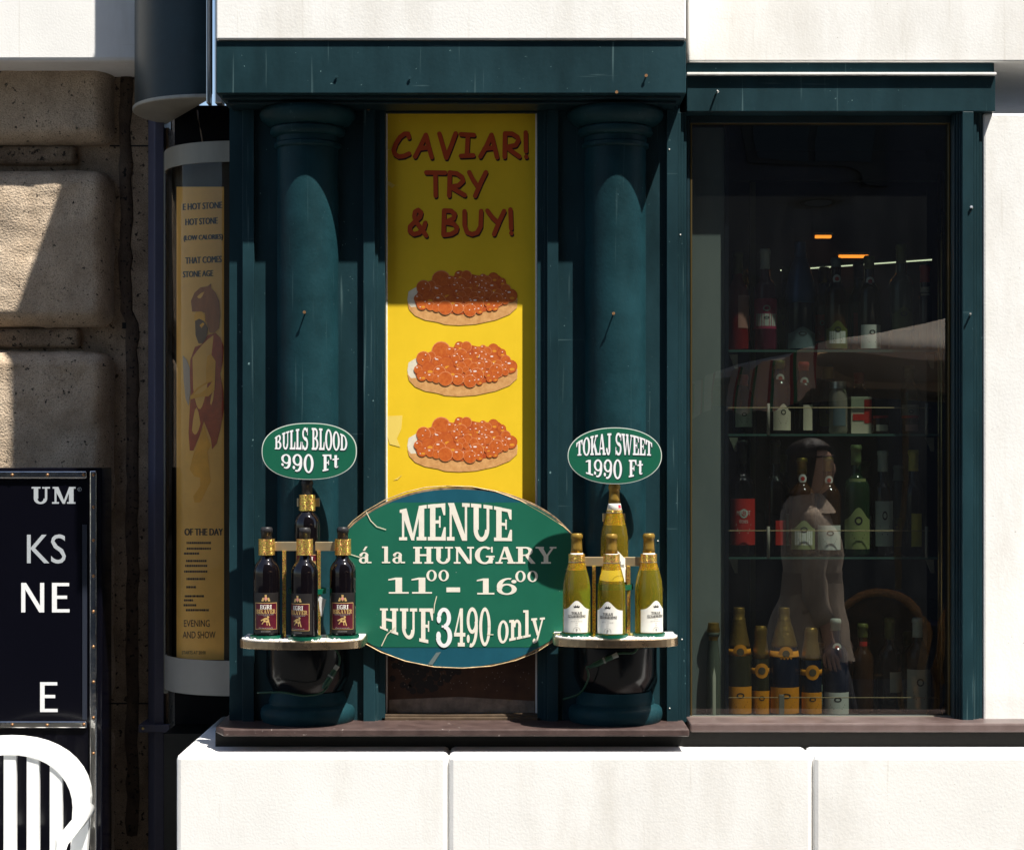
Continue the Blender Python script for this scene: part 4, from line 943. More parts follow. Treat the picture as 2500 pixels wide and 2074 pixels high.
# ------------------------------------------------------------------ display window: glass and inside
YG = .062
m = MB(); x0, x1, z0, z1 = X(1676,YG), X(2345,YG), Z(1768,YG), Z(262,YG)
m.add([(x0,YG,z0),(x1,YG,z0),(x1,YG,z1),(x0,YG,z1)], [(0,1,2,3)])
fr_ = MB()
for a, b, c_, d in ((1676,1684,272,1762),(2322,2331,272,1762)): fr_.pbox(a, b, c_, d, .045, .08)
fr_.pbox(1684, 2322, 272, 300, .045, .08); fr_.pbox(1684, 2322, 1746, 1762, .050, .08)
wf = fr_.build('window_frame', M['teal_dk'], shop, bevel=.002)
m.build('window_pane', M['glass'], wf)
b2 = MB(); b2.pbox(1690, 2316, 298, 303, .048, .056); b2.pbox(1686, 1690, 300, 1746, .046, .058); b2.pbox(2316, 2320, 300, 1746, .046, .058); b2.build('brass_bead', mat('dull_brass', (.16,.12,.05), .4, .8), wf)
b2 = MB(); b2.pbox(1684, 2322, 1746, 1749, .046, .0495); b2.build('bottom_strip', M['steel_w'], wf)
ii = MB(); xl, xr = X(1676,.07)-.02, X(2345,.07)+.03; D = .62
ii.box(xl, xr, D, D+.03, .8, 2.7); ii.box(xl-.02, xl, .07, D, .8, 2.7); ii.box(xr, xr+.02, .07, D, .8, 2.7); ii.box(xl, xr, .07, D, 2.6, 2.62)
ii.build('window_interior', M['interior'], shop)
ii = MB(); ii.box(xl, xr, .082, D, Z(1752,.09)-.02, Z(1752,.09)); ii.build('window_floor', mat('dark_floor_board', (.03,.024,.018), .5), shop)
ii = MB(); ii.pbox(1690, 1771, 312, 1750, .10, .11); ii.build('side_board', M['side_board'], shop)
ii = MB(); ii.pbox(1769, 1779, 300, 1750, .09, .12); ii.build('inner_post', M['post'], shop)
ii = MB(); ii.pbox(1832, 1845, 430, 1750, .42, .44); ii.build('olive_post', M['olivepost'], shop)
ii = MB(); ii.pbox(1778, 2290, 395, 440, .30, .34); ii.build('pelmet', mat('dark_pelmet', (.01,.007,.005), .6), shop)
ZSH = []
def glass_shelf(py, lab, rail):
    yf = .14; z = Z(py,yf); xa, xb = X(1779,yf), X(2290,yf)
    s = thing('glass_shelf', lab, 'shelf', ((xa+xb)/2,.25,z-.008), 'glass shelves behind the window')
    m = MB(); m.box(xa, xb, yf, .40, z-.008, z); m.build('shelf_plate', M['shelfglass'], s)
    m = MB(); m.box(xa, xb, yf-.002, yf-.0005, z-.007, z-.001); m.build('front_edge', mat('green_glass_edge', (.05,.11,.09), .2), s)
    if rail:
        zr = Z(rail,yf); m = MB(); m.tube([(xa,yf,zr),(xb-.02,yf,zr)], .0013, 6)
        m.build('guard_rail', M['railbrass'], s)
        for px in (1876, 2262):
            m = MB(); m.tube([(X(px,yf),yf,z-.004),(X(px,yf),yf,zr+.012)], .0045, 8); m.build('rail_post', M['steel_w'], s, smooth=True)
    for px in (1790, 2275):
        m = MB(); x = X(px,yf); m.prism([(x-.004,z-.010),(x+.02,z-.010),(x+.02,z-.05),(x+.012,z-.05)], .2, .206); m.build('bracket', M['steel_w'], s)
    return z
z1s = glass_shelf(853, 'top glass shelf behind the window holding dark spirit bottles', None)
z2s = glass_shelf(1058, 'middle glass shelf behind the window with a brass guard rail', 995)
z3s = glass_shelf(1358, 'lower glass shelf behind the window holding the merlot bottle', 1295)
zfl = Z(1752,.09)
rr = thing('floor_rail', 'thin brass rail in front of the champagne bottles behind the window', 'rail', tuple(P(2000,1745,.10)))
m = MB(); zr = Z(1702,.10); m.tube([(X(1779,.10),.10,zr),(X(2290,.10),.10,zr)], .0013, 6); m.build('rail_rod', M['railbrass'], rr)
m = MB(); m.box(X(1902,.1), X(1914,.1), .094, .106, zfl, zr+.008); m.build('rail_post', M['steel_w'], rr)
# brass uprights, lamps, light strip
for px, y in ((2292,.20),(2299,.12)):
    m = MB(); m.tube([P(px,420,y), P(px,1745,y)], .0035, 8); o = m.build('brass_upright', M['brass'], smooth=True)
    tag(o, 'thin brass upright rod holding the glass shelves, '+('nearer the glass' if y < .15 else 'farther from the glass'), 'rod')
for a, b, py, lab in ((2050,2120,625,'wide warm orange lamp glowing high inside the window'),(1992,2030,577,'small warm orange lamp glowing high inside the window')):
    o = thing('window_lamp', lab, 'lamp', tuple(P((a+b)/2,py,.55)))
    m = MB(); m.pbox(a, b, py-3, py+3, .55, .57); m.build('lamp_tube', M['lampwarm'], o)
    m = MB(); m.pbox(a-4, b+4, py-9, py-3.5, .54, .58); m.build('lamp_hood', M['brass'], o)
o = thing('strip_lamp', 'long thin pale light strip sloping behind the top shelf bottles', 'lamp', tuple(P(2090,648,.5)))
m = MB(); m.tube([P(1905,660,.5), P(2275,634,.5)], .0022, 6); m.build('light_tube', M['striplight'], o)
m = MB(); m.tube([P(1905,655,.512), P(2275,629,.512)], .006, 6); m.build('light_housing', M['black'], o)

# interior bottles
MI = {
 'dark': M['wine'], 'navy': mat('navy_bottle', (.006,.012,.03), .12), 'red': mat('red_liquid_bottle', (.14,.008,.008), .12), 'magenta': mat('magenta_bottle', (.07,.006,.02), .12),
 'greeng': mat('green_bottle', (.012,.03,.012), .1), 'champ': mat('olive_champagne_bottle', (.035,.032,.012), .1), 'amber': mat('amber_bottle', (.035,.014,.004), .08), 'clear': mat('pale_jar_glass', (.18,.17,.13), .1)}
LM = {'red': mat('red_label', (.42,.022,.015), .5), 'orange': mat('orange_label', (.75,.29,.012), .5), 'green': mat('green_paper', (.22,.26,.10), .5), 'white': mat('white_paper', (.62,.64,.58), .5), 'pale': mat('pale_grey_paper', (.40,.44,.38), .5),
 'cream': mat('cream_paper', (.50,.46,.34), .5), 'yellow': mat('yellow_paper', (.46,.38,.05), .5), 'blue': mat('blue_foil', (.03,.075,.15), .35, .4), 'pink': mat('pink_paper', (.35,.18,.14), .5), 'mag': mat('magenta_paper', (.30,.02,.07), .5), 'olive': mat('olive_foil', (.10,.115,.02), .4, .2), 'gold': mat('dull_gold_foil', (.34,.21,.045), .34, .75, bump=.5, bs=120), 'black': M['lab_blk'], 'teal': mat('grey_blue_paper', (.09,.13,.14), .5)}
GRP = {'t':'spirit bottles on the top glass shelf','m':'jars and bottles on the middle glass shelf','l':'wine bottles on the lower glass shelf','f':'bottles on the window floor'}
def shelf_bottle(shelf, px, top, wpx, kind, y, glass, cap, caplen, labels, lab, medal=None, cat='bottle', nm='bottle'):
    z = {'t':z1s,'m':z2s,'l':z3s,'f':zfl}[shelf]+.0004; x = X(px,y); h = Z(top,y)-z; r = wpx/2*(CAMD+y)/F
    o = thing(nm, lab, cat, (x,y,z), GRP[shelf]); c = (x,y,z)
    pf = {'b':prof_bordeaux,'c':prof_champ,'t':prof_tokaj}[kind](r, h)
    m = MB(); m.lathe(pf, c, 28); m.build('glass', MI[glass], o, smooth=True)
    if cap: sleeve(pf, h*(1-caplen), h, .0007, c, 24).build('capsule', LM[cap], o, smooth=True)
    for (pt, pb_, col_, wf_, *ex) in labels:
        zt_, zb_ = Z(pt,y-r)-z, Z(pb_,y-r)-z; rot = ex[0] if ex else 0
        tp = (lambda u: .7+.3*math.exp(-((u-.5)/.25)**2)) if (len(ex) > 1 and ex[1]) else None
        m = MB(); rl_ = max(rad_at(pf, max(.01,(zt_+zb_)/2)), .012)+.0009; grid_patch(m, cylmap(c, rl_, zb_, zt_, rot, wf_*2*r), tp, 12, 4); lo = m.build('front_label', LM[col_], o, smooth=True)
        if wf_ > .8 and zt_-zb_ > .03:
            m = MB(); f = cylmap(c, rl_+.0004, zb_, zt_, rot, wf_*2*r)
            m.flat([R_(.25,.42,.75,.46),R_(.3,.33,.7,.36),R_(.35,.25,.65,.28)]+ER(.5,.68,.13,.1,.05,.04), f, .00001); m.build('print', M['lab_ink'] if col_ not in ('red','mag') else LM['pale'], lo, norm=False)
    if medal:
        pm, mc = medal; zz = Z(pm,y-r*.7)-z; rr_ = rad_at(pf, zz)
        big = mc == 'orange'
        for k, (rd, mt) in enumerate((((.021 if big else .0125), LM[mc]), ((.0105 if big else .006), mat('dark_seal_ink', (.10,.075,.04), .5) if big and 'dark_seal_ink' not in bpy.data.materials else (bpy.data.materials['dark_seal_ink'] if big else LM['red'])))):
            m = MB(); f = cylmap(c, rr_+.0014+.0006*k, zz-rd, zz+rd, 0, 2*rd); NN = 24
            vs_ = [f(.5,.5,0)]+[f(.5+.5*q*math.cos(2*math.pi*i/NN), .5+.5*q*math.sin(2*math.pi*i/NN), 0) for q in (.35,.7,1) for i in range(NN)]
            m.add(vs_, [(0,1+i,1+(i+1)%NN) for i in range(NN)]+[(1+j*NN+i,1+j*NN+(i+1)%NN,1+(j+1)*NN+(i+1)%NN,1+(j+1)*NN+i) for j in range(2) for i in range(NN)])
            m.build('medal' if k == 0 else 'medal', mt, o, smooth=True)
        if mc == 'orange':
            sleeve(pf, zz-.009, zz+.007, .001, c, 24).build('shoulder_band', LM[mc], o, smooth=True)
    return o
SB = shelf_bottle
YT, YM, YL, YFB = .21, .20, .19, .155
SB('t',1801,616,54,'b',YT,'red','olive',.22,[(720,800,'pink',.8,.7)],'red bottle with a pale side label, leftmost on the top glass shelf')
SB('t',1868,608,56,'b',YT,'magenta','pale',.2,[(728,802,'mag',1.3),(765,795,'pale',1.0)],'dark bottle with a magenta label on the top glass shelf')
SB('t',1954,592,74,'c',YT+.03,'navy','blue',.56,[(797,850,'teal',1.1,0,1)],'tall navy champagne bottle with blue foil on the top glass shelf')
SB('t',2041,630,56,'b',YT,'amber','teal',.1,[(782,850,'olive',1.1,0,1),(808,838,'white',.8)],'amber bottle with an arched olive label on the top glass shelf',(680,'white'))
SB('t',2122,625,54,'b',YT,'dark','olive',.14,[(792,850,'white',1.1,.1)],'dark bottle with a square white label on the top glass shelf',(686,'white'))
SB('t',2200,597,62,'b',YT+.02,'greeng','olive',.18,[(748,805,'olive',1.0,0,1)],'green foil bottle with an arched olive label, rightmost large one on the top glass shelf')
SB('t',2258,648,34,'b',YT+.04,'dark','red',.2,[(700,740,'cream',.8)],'slim small bottle at the right end of the top glass shelf')
SB('m',1903,880,56,'b',YM,'dark','olive',.12,[(985,1050,'cream',.9,.2,1)],'bottle with a cream label half behind the guard rail on the middle shelf',(923,'white'))
SB('m',1962,884,50,'b',YM+.02,'dark','red',.12,[(988,1050,'cream',.5,.3)],'bottle with a narrow cream label beside it on the middle shelf',(931,'white'))
def jar(px, top, wpx, col_, lab, lid, lb=None):
    y = YM; z = z2s+.0004; x = X(px,y); r = wpx/2*(CAMD+y)/F; h = Z(top,y)-z
    o = thing('jar', lab, 'jar', (x,y,z), 'jars on the middle glass shelf'); m = MB()
    m.lathe([(1e-6,.002),(r*.9,0),(r,.006),(r,h*.72),(r*.8,h*.86),(r*.8,h*.88)], (x,y,z), 24); m.build('glass', col_, o, smooth=True)
    m = MB(); m.lathe([(r*.86,h*.87),(r*.86,h),(r*.8,h+.001),(1e-6,h+.001)], (x,y,z), 24); m.build('lid', lid, o, auto=40)
    m = MB(); grid_patch(m, cylmap((x,y,z), r+.0008, h*.15, h*.5, 0, r*1.4)); m.build('front_label', lb or LM['pale'], o, smooth=True)
jar(2046,932,46,MI['clear'],'pale jar with a shiny lid on the middle glass shelf',M['steel'],LM['teal'])
jar(2150,1015,44,MI['amber'],'squat amber jar nearer the middle of the middle glass shelf',LM['red'],LM['cream'])
jar(2222,1015,48,MI['amber'],'squat amber jar at the right end of the middle glass shelf',LM['red'],LM['pink'])
o = thing('gift_box', 'small white and red box standing on the middle glass shelf', 'box', tuple(P(2104,1056,YM))); m = MB(); y = YM; zz = z2s+.0004
m.box(X(2078,y), X(2128,y), y, y+.05, zz, Z(968,y)); m.build('carton', LM['cream'], o, bevel=.001)
m = MB(); m.box(X(2110,y), X(2128,y), y-.0012, y-.0004, zz+.03, Z(975,y)); m.flat([R_(2082,1010,2126,1026)], pxmap(y,.0015)); m.build('red_print', LM['red'], o)
SB('l',1812,1075,62,'b',YL,'dark','black',.2,[(1217,1330,'red',1.25)],'merlot bottle with a big red label, leftmost on the lower glass shelf')
m = MB(); c = (X(1812,YL),YL,z3s); r0 = 31*(CAMD+YL)/F+.0016
m.flat(sans('MERLOT'), cylmap(c, r0, Z(1256,YL)-z3s, Z(1245,YL)-z3s, 0, .040), .00001); m.flat(sans('ÉDES'), cylmap(c, r0, Z(1275,YL)-z3s, Z(1268,YL)-z3s, 0, .024), .00001)
mer = [o for o in bpy.data.objects if o.get('label','').startswith('merlot')][0]
m.build('name_print', LM['white'], mer, norm=False)
SB('l',1892,1075,56,'b',YL+.03,'dark','black',.2,[(1270,1330,'red',.6,.5)],'dark bottle with a narrow red side label next to the merlot')
SB('l',1958,1118,64,'b',YL,'amber','gold',.17,[(1270,1341,'green',1.1,0,1),(1296,1330,'white',.75)],'bottle with an arched green label and gold neck on the lower glass shelf',(1168,'white'))
SB('l',2022,1116,60,'b',YL,'amber','gold',.14,[(1282,1342,'white',1.15)],'bottle with a square white label and gold neck on the lower glass shelf',(1172,'white'))
SB('l',2090,1086,66,'b',YL,'greeng','green',.18,[(1238,1340,'green',1.15,0,1),(1168,1180,'green',.7)],'green bottle with a tall arched green label on the lower glass shelf')
SB('l',2155,1100,54,'b',YL+.02,'dark','pale',.2,[(1223,1333,'pale',.9)],'bottle with a grey capsule and tall pale label on the lower glass shelf')
SB('l',2230,1098,54,'b',YL+.02,'dark','yellow',.2,[(1253,1334,'yellow',.5,.1)],'bottle with a yellow capsule at the right end of the lower glass shelf')
SB('f',1804,1483,62,'c',YFB,'champ','gold',.36,[(1676,1742,'orange',1.2)],'tall champagne bottle with an orange label, leftmost on the window floor',(1590,'orange'),'champagne bottle','champagne_bottle')
SB('f',1857,1528,46,'c',YFB+.01,'champ','gold',.36,[(1686,1742,'orange',1.2)],'small champagne bottle between two tall ones on the window floor',(1636,'orange'),'champagne bottle','champagne_bottle')
SB('f',1914,1483,74,'c',YFB+.01,'navy','gold',.36,[(1678,1742,'orange',1.2)],'tall navy champagne bottle with an orange label on the window floor',(1595,'orange'),'champagne bottle','champagne_bottle')
SB('f',1980,1532,52,'c',YFB,'navy','gold',.36,[(1690,1742,'orange',1.2)],'small navy champagne bottle right of the tall navy one on the window floor',(1640,'orange'),'champagne bottle','champagne_bottle')
SB('f',2040,1510,64,'b',YFB+.02,'navy','pale',.12,[(1690,1744,'white',1.15)],'dark blue bottle with a white square label on the window floor',(1580,'white'))
SB('f',2106,1522,54,'b',YFB+.05,'amber','olive',.15,[(1567,1578,'red',.4)],'amber bottle with a red neck band on the window floor')
SB('f',2172,1508,58,'b',YFB+.05,'dark','olive',.22,[(1640,1690,'cream',.7,.5)],'dark bottle with a small cream side label on the window floor')
SB('f',2240,1508,64,'b',YFB+.02,'amber','pale',.2,[(1634,1732,'cream',1.1)],'bottle with a big cream label at the right end of the window floor')
rnd = random.Random(11)
for sh_, tops, bots in (('t',(640,660),851),('m',(890,915),1056),('l',(1110,1150),1356),('f',(1530,1570),1744)):
    for k in range(5):
        px = 1815+k*98+rnd.uniform(-14,14); y = .33+rnd.uniform(0,.03); tp = rnd.uniform(*tops); hb_ = bots-tp
        gl = rnd.choice(('dark','greeng','amber','navy')); cp_ = rnd.choice(('olive','black','red','gold','pale')); lc = rnd.choice(('cream','pale','white','olive','red'))
        o = SB(sh_, px, tp, 50, rnd.choice('bbt'), y, gl, cp_, .18, [(bots-hb_*.42, bots-hb_*.1, lc, .95, rnd.uniform(-.5,.5))], 'dim wine bottle standing in the shaded back row behind the front bottles')
        o['group'] = 'bottles in the shaded back row'
o = thing('tilted_bottle', 'pale green bottle standing before the grey board behind the left window edge', 'bottle', tuple(P(1742,1746,.085)))
m = MB(); pf = prof_champ(.0195, Z(1520,.085)-zfl); m.lathe(pf, (X(1742,.08),.081,zfl+.0004), 28); m.build('glass', mat('milky_green_glass', (.10,.12,.09), .25), o, smooth=True)
sleeve(pf, pf[-1][1]*.82, pf[-1][1], .0005, (X(1742,.08),.081,zfl+.0004), 24).build('capsule', LM['gold'], o, smooth=True)

# ------------------------------------------------------------------ across the street (seen in the glass)
ob = thing('opposite_building', 'shaded grey building across the street mirrored in the shop glass', 'building', (2,-15,0))
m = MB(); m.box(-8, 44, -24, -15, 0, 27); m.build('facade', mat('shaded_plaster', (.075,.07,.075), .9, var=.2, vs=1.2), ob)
for fl in range(6):
    for k in range(14):
        x = -6+k*3.1; z = .9+fl*3.9
        m = MB(); m.box(x-.75, x+.75, -15.0, -14.93, z-.1, z+2.5); w_ = m.build('window', mat('dark_frame', (.04,.035,.03), .6), ob) if (fl, k) == (0,0) else m.build('window', bpy.data.materials['dark_frame'], ob)
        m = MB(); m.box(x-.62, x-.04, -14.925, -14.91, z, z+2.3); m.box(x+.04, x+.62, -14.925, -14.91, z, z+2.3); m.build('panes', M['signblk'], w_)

um = thing('market_umbrella', 'white market umbrella with striped valance mirrored in the shop window', 'umbrella', (3.29,-5.35,0), 'white umbrellas along the street')
cxu, cyu, hw, ze, za = 3.29, -5.35, 1.85, 2.16, 2.70
wc = mat('white_canvas', (.78,.76,.70), .8, var=.06, vs=3, bump=.2, bs=8)
m = MB(); n = 32; rings = []
for j in range(7):
    t = j/6; s = hw*(1-t)+.05*t; z = ze+(za-ze)*(t**1.15); sag = .05*math.sin(math.pi*t)
    ring = []
    for q in range(4):
        for k in range(n):
            u = k/n; a = [(-1,1),(1,1),(1,-1),(-1,-1)]; p0, p1 = a[q], a[(q+1)%4]
            bx, by = p0[0]*(1-u)+p1[0]*u, p0[1]*(1-u)+p1[1]*u
            ring.append((cxu+bx*s, cyu+by*s, z-sag*math.sin(math.pi*u)-(.05*math.sin(math.pi*u)+.02*math.sin(u*17+q))*(1-t)**2))
    rings.append(ring)
m.loft(rings, cap=False); cn = m.build('canopy', wc, um, auto=50)
md = cn.modifiers.new('s','SOLIDIFY'); md.thickness = .004
tt = wc.node_tree; tl = tt.nodes.new('ShaderNodeBsdfTranslucent'); tl.inputs[0].default_value = (.92,.72,.52,1); ms = tt.nodes.new('ShaderNodeMixShader'); ms.inputs[0].default_value = .6
tt.links.new(tt.nodes['Principled BSDF'].outputs[0], ms.inputs[1]); tt.links.new(tl.outputs[0], ms.inputs[2]); tt.links.new(ms.outputs[0], tt.nodes['Material Output'].inputs[0])
v = MB(); low = [(x,y,z-(.25 if i >= 96 else .07)+.012*math.sin(i*.6)) for i, (x,y,z) in enumerate(rings[0])]
v.loft([low, [(x,y,z-.001) for x, y, z in rings[0]]], cap=False)
for i in range(len(v.f)): v.m[i] = 0 if i < 96 else (1 if i % 7 == 1 else (2 if i % 7 == 2 else 0))
va = v.build('valance', [wc, mat('red_stripe_cloth', (.45,.03,.03), .8), mat('green_stripe_cloth', (.03,.2,.06), .8)], um)
md = va.modifiers.new('s','SOLIDIFY'); md.thickness = .003
m = MB(); m.tube([(cxu,cyu,0),(cxu,cyu,za-.03)], .028, 14); m.build('pole', mat('wooden_pole', (.25,.14,.06), .5, var=.2), um, smooth=True)
m = MB(); m.lathe([(1e-6,0),(.3,0),(.3,.05),(.08,.09),(.05,.2),(.05,.3),(1e-6,.3)], (cxu,cyu,0), 28); m.build('base', M['pipe'], um, auto=40)
for sx in (-1,1):
    for sy in (-1,1):
        m = MB(); m.tube([(cxu,cyu,za-.08),(cxu+sx*hw*.98,cyu+sy*hw*.98,ze-.02)], .012, 8); m.build('rib', bpy.data.materials['wooden_pole'], um, smooth=True)

u2 = copy_tree(um); u2.location = (3.4,-11.0,.1); u2['label'] = 'second white umbrella standing farther down the street in the mirrored view'; um['label'] = 'nearer white umbrella with striped valance mirrored in the shop window'
wd = mat('dark_wicker', (.05,.028,.014), .7, var=.5, vs=70, bump=.8, bs=90)
wk = mat('wicker', (.33,.17,.06), .6, var=.4, vs=60, bump=.8, bs=90)
def chair_w():
    o = thing('wicker_chair', '', 'chair', (0,0,0), 'wicker chairs under the umbrella')
    m = MB(); pts = [(-.24,.40)]+[(-.25*math.cos(math.pi*i/16), .62+.22*math.sin(math.pi*i/16)) for i in range(17)]+[(.24,.40)]
    m.tube([(x,0,z) for x, z in pts], .026, 10); b_ = m.build('backrest', wk, o, smooth=True)
    m = MB(); m.prism([(x*.92,.42+(z-.42)*.93) for x, z in pts], -.006, .006); m.build('back_panel', wd, b_)
    m = MB(); m.lathe([(1e-6,.40),(.24,.40),(.25,.43),(.24,.46),(1e-6,.465)], (0,-.24,0), 24); m.build('seat', wk, o, auto=40)
    for sx in (-1,1):
        for y in (0,-.42):
            m = MB(); m.tube([(sx*.2,y,.42),(sx*.23,y*1.05,0)], .017, 8); m.build('leg', wk, o, smooth=True)
    return o
p0 = chair_w()
for i, (x, y, rz, lab) in enumerate(((2.02,-5.0,0,'left brown wicker chair under the white umbrella mirrored in the glass'),(2.60,-5.0,.1,'right brown wicker chair under the white umbrella mirrored in the glass'))):
    o = p0 if i == 0 else copy_tree(p0); o.location = (x,y,0); o.rotation_euler = (0,0,rz+math.pi*0); o['label'] = lab

# pedestrian mirrored in the window
def skin_mesh(name, verts, edges, radii, mt, parent, root=0, sub=2):
    me = bpy.data.meshes.new(name); o = bpy.data.objects.new(name, me); col.objects.link(o)
    me.from_pydata(verts, edges, []); o.parent = parent; ORG[o] = ORG[parent]
    sk = o.modifiers.new('skin','SKIN'); sk.use_smooth_shade = True
    if not me.skin_vertices: bm = bmesh.new(); bm.from_mesh(me); bm.verts.layers.skin.verify(); bm.to_mesh(me); bm.free()
    for i, r in enumerate(radii):
        sv = me.skin_vertices[0].data[i]; sv.radius = r if isinstance(r, tuple) else (r, r); sv.use_root = (i == root)
    if sub: s = o.modifiers.new('sub','SUBSURF'); s.levels = sub; s.render_levels = sub
    me.materials.append(mt); return o
pe = thing('person', 'person in a beige coat and sunglasses walking past, mirrored in the glass', 'person', (1.30,-2.9,0))
skm = mat('skin', (.52,.30,.20), .5, var=.05, vs=20)
V = []; E = []; Rr_ = []
def sv(p, r, par=None):
    V.append(p); Rr_.append(r)
    if par is not None: E.append((par, len(V)-1))
    return len(V)-1
pelv = sv((0,0,.95),(.12,.10)); wa = sv((0,0,1.08),(.10,.085),pelv); chs = sv((.0,0,1.27),(.12,.10),wa); nk0 = sv((-.005,0,1.39),(.06,.06),chs)
nk = sv((.0,0,1.45),.047,nk0); hd0 = sv((.03,0,1.525),(.066,.066),nk); hd1 = sv((.022,0,1.585),(.082,.088),hd0); hd2 = sv((.012,0,1.642),(.078,.076),hd1)
ns = sv((.118,0,1.562),(.013,.018),hd0); ch_ = sv((.092,0,1.492),(.024,.022),hd0); lp_ = sv((.106,0,1.525),(.013,.016),hd0)
for s_ in (-1,1):
    sh = sv((0,s_*.145,1.35),.05,chs); el = sv((-.03 if s_ > 0 else .03, s_*.185,1.09),.040,sh); fo = sv((.03 if s_ > 0 else .12, s_*.195,.93),.031,el); wr = sv((.05 if s_ > 0 else .16, s_*.20,.86),.025,fo)
    pa = sv((.06 if s_ > 0 else .18, s_*.20,.80),(.034,.02),wr); bx = V[pa]
    for k in range(4):
        a = sv((bx[0]-.028+.019*k, bx[1], bx[2]-.045), .0095, pa); b = sv((bx[0]-.026+.019*k, bx[1]-s_*.006, bx[2]-.045-.03-(.008 if k in (1,2) else 0)), .0088, a); sv((bx[0]-.022+.019*k, bx[1]-s_*.018, bx[2]-.045-.052-(.012 if k in (1,2) else 0)), .0078, b)
    a = sv((bx[0]+.038, bx[1]-s_*.012, bx[2]-.005), .0105, pa); sv((bx[0]+.05, bx[1]-s_*.022, bx[2]-.045), .009, a)
    hp = sv((0,s_*.09,.88),(.09,.085),pelv); st = .16*s_; kn = sv((st*.6+.03,s_*.085,.49),.055,hp); an = sv((st*1.3-(.05 if s_ < 0 else 0),s_*.08,.09),.036,kn); sv((st*1.3+.12-(.05 if s_ < 0 else 0),s_*.085,.035),(.03,.04),an)
skin_mesh('body', V, E, Rr_, skm, pe)
ct = mat('beige_coat_cloth', (.46,.36,.27), .85, var=.3, vs=9, bump=1, bs=16, streak=.4)
m = MB(); rings = []
org = ORG[pe]
def ring(cx, cy, z, rx, ry, n=28, wv=0):
    return [(org.x+cx+rx*math.cos(2*math.pi*i/n)*(1+wv*math.sin(i*2.2)), org.y+cy+ry*math.sin(2*math.pi*i/n)*(1+wv*math.sin(i*1.7+1)), z) for i in range(n)]
m.loft([ring(0,0,.74,.185,.205,wv=.09), ring(0,0,.84,.172,.195,wv=.07), ring(0,0,.96,.15,.18,wv=.035), ring(0,0,1.08,.128,.152), ring(0,0,1.20,.138,.160), ring(-.003,0,1.30,.128,.168), ring(-.008,0,1.36,.105,.158), ring(-.008,0,1.395,.085,.115), ring(0,0,1.43,.066,.07)], cap=False)
for s_ in (-1,1):
    f_ = s_ > 0
    m.tube([(org.x-.005,org.y+s_*.12,1.372),(org.x-.003,org.y+s_*.152,1.345),(org.x+(-.012 if f_ else .01),org.y+s_*.172,1.24),(org.x+(-.03 if f_ else .03),org.y+s_*.187,1.09),(org.x+(.02 if f_ else .1),org.y+s_*.198,.95),(org.x+(.04 if f_ else .14),org.y+s_*.2,.89)], [.035,.058,.057,.054,.047,.045], 18)
co = m.build('coat', ct, pe, smooth=True)
m = MB(); m.loft([ring(0,0,1.055,.134,.158), ring(0,0,1.075,.133,.157), ring(0,0,1.10,.134,.158)], cap=False); m.build('belt', mat('darker_beige_cloth', (.36,.28,.21), .85), co, smooth=True)
m = MB()
for s_ in (-1,1): m.box(org.x-.06, org.x+.07, org.y+s_*.178-.006, org.y+s_*.178+.006, .93, .955)
m.build('pocket_flap', bpy.data.materials['darker_beige_cloth'], co, bevel=.003)
m = MB(); m.loft([ring(.005,0,1.375,.112,.138), ring(.0,0,1.40,.10,.115), ring(-.006,0,1.455,.068,.070), ring(-.006,0,1.462,.060,.062), ring(0,0,1.42,.062,.066)], cap=False); m.build('collar', ct, co, smooth=True)
m = MB()
NT, NP = 22, 40; gv = []
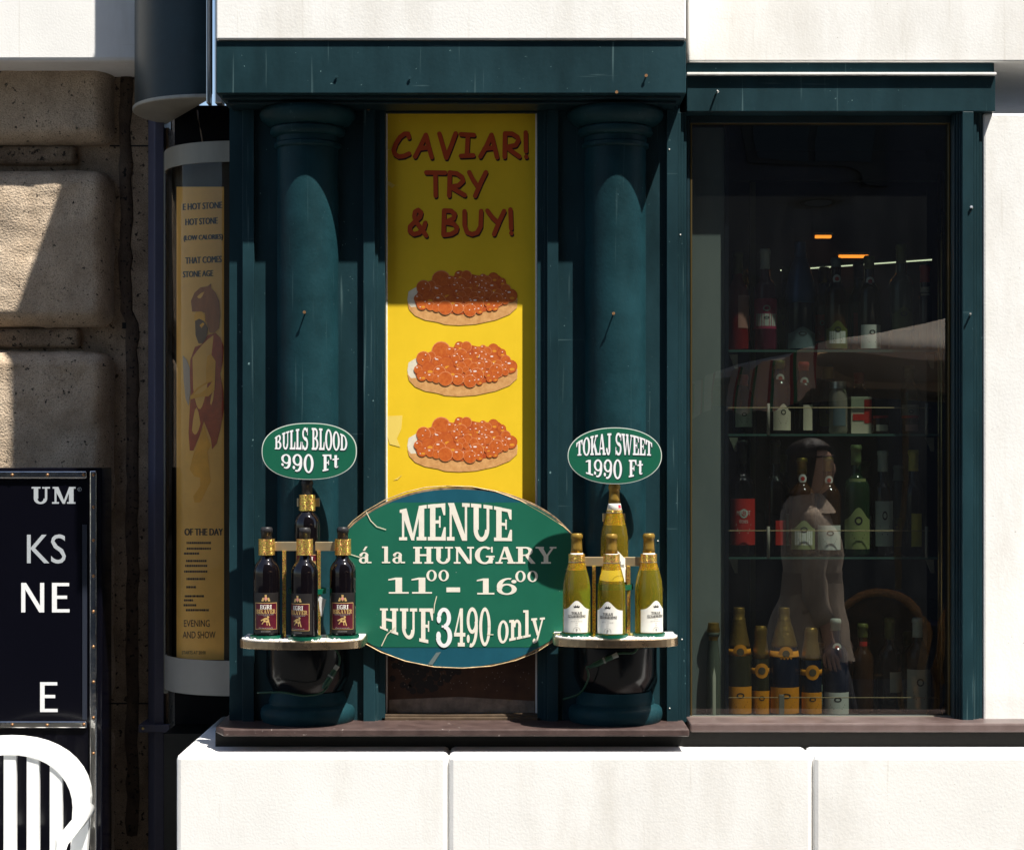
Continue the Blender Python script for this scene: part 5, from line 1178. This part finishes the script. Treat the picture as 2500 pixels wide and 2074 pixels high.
for i in range(NT+1):
    for j in range(NP):
        th = math.pi*.98*i/NT; ph = 2*math.pi*j/NP; back = max(0, -math.cos(ph)); w_ = 1+.035*math.sin(ph*9+2*i*.15)+.02*math.sin(ph*17)
        rx_, ry_ = .099+.010*back, .090
        x_ = .006+rx_*math.sin(min(th,1.75))*math.cos(ph)*w_; y_ = ry_*math.sin(min(th,1.75))*math.sin(ph)*w_
        z_ = 1.612+.092*math.cos(th) if th < 1.57 else 1.612-(th-1.57)*.105
        if th > 1.75: k_ = 1-.28*(th-1.75)/1.4; x_ = x_*k_-.012*(th-1.75); y_ *= k_
        gv.append((org.x+x_, org.y+y_, z_))
gf = []
for i in range(NT):
    for j in range(NP):
        th = math.pi*.98*(i+.5)/NT; ph = 2*math.pi*(j+.5)/NP
        if math.cos(ph) > .12+.35*max(0,(1.25-th)) and th > 1.1: continue
        gf.append((i*NP+j, i*NP+(j+1)%NP, (i+1)*NP+(j+1)%NP, (i+1)*NP+j))
m.add(gv, gf)
ho = m.build('hair', mat('dark_brown_hair', (.025,.014,.009), .5, var=.5, vs=90, bump=.8, bs=140, streak=.08), pe, smooth=True)
md = ho.modifiers.new('s','SOLIDIFY'); md.thickness = .008
m = MB()
for s_ in (-1,1):
    m.lathe([(1e-6,-.012),(.016,-.009),(.023,-.003),(.022,.0),(1e-6,.002)], (0,0,0), 14); n_ = 14*5; b0 = len(m.v)-n_
    for q in range(b0, len(m.v)): a_, b_, c_ = m.v[q]; m.v[q] = (org.x+.098-c_*1.0-abs(b_)*.35, org.y+s_*.031+b_*1.15, 1.592+a_*.85)
    m.tube([(org.x+.095,org.y+s_*.052,1.598),(org.x+.07,org.y+s_*.078,1.60),(org.x-.005,org.y+s_*.086,1.60)], .0028, 6)
m.build('sunglasses', M['signblk'], pe, smooth=True)
m = MB()
for s_ in (-1,1):
    st = .16*s_; x = org.x+st*1.3-(.05 if s_ < 0 else 0); m.loft([[(x+a*.14+.05, org.y+s_*.083+b*.045*k, z) for a, b in [(math.cos(2*math.pi*i/16),math.sin(2*math.pi*i/16)) for i in range(16)]] for z, k in ((0,.9),(.03,1),(.06,.8))])
m.build('shoes', M['capsule'], pe, smooth=True)
m = MB()
for s_ in (-1,1):
    st = .16*s_; m.tube([(org.x,org.y+s_*.09,.9),(org.x+st*.6+.03,org.y+s_*.085,.49),(org.x+st*1.3-(.05 if s_ < 0 else 0),org.y+s_*.08,.07)], [.1,.07,.055], 14)
m.build('trousers', mat('dark_trousers', (.03,.03,.04), .8), pe, smooth=True)
for me in bpy.data.meshes:
    if me.users == 0: bpy.data.meshes.remove(me)
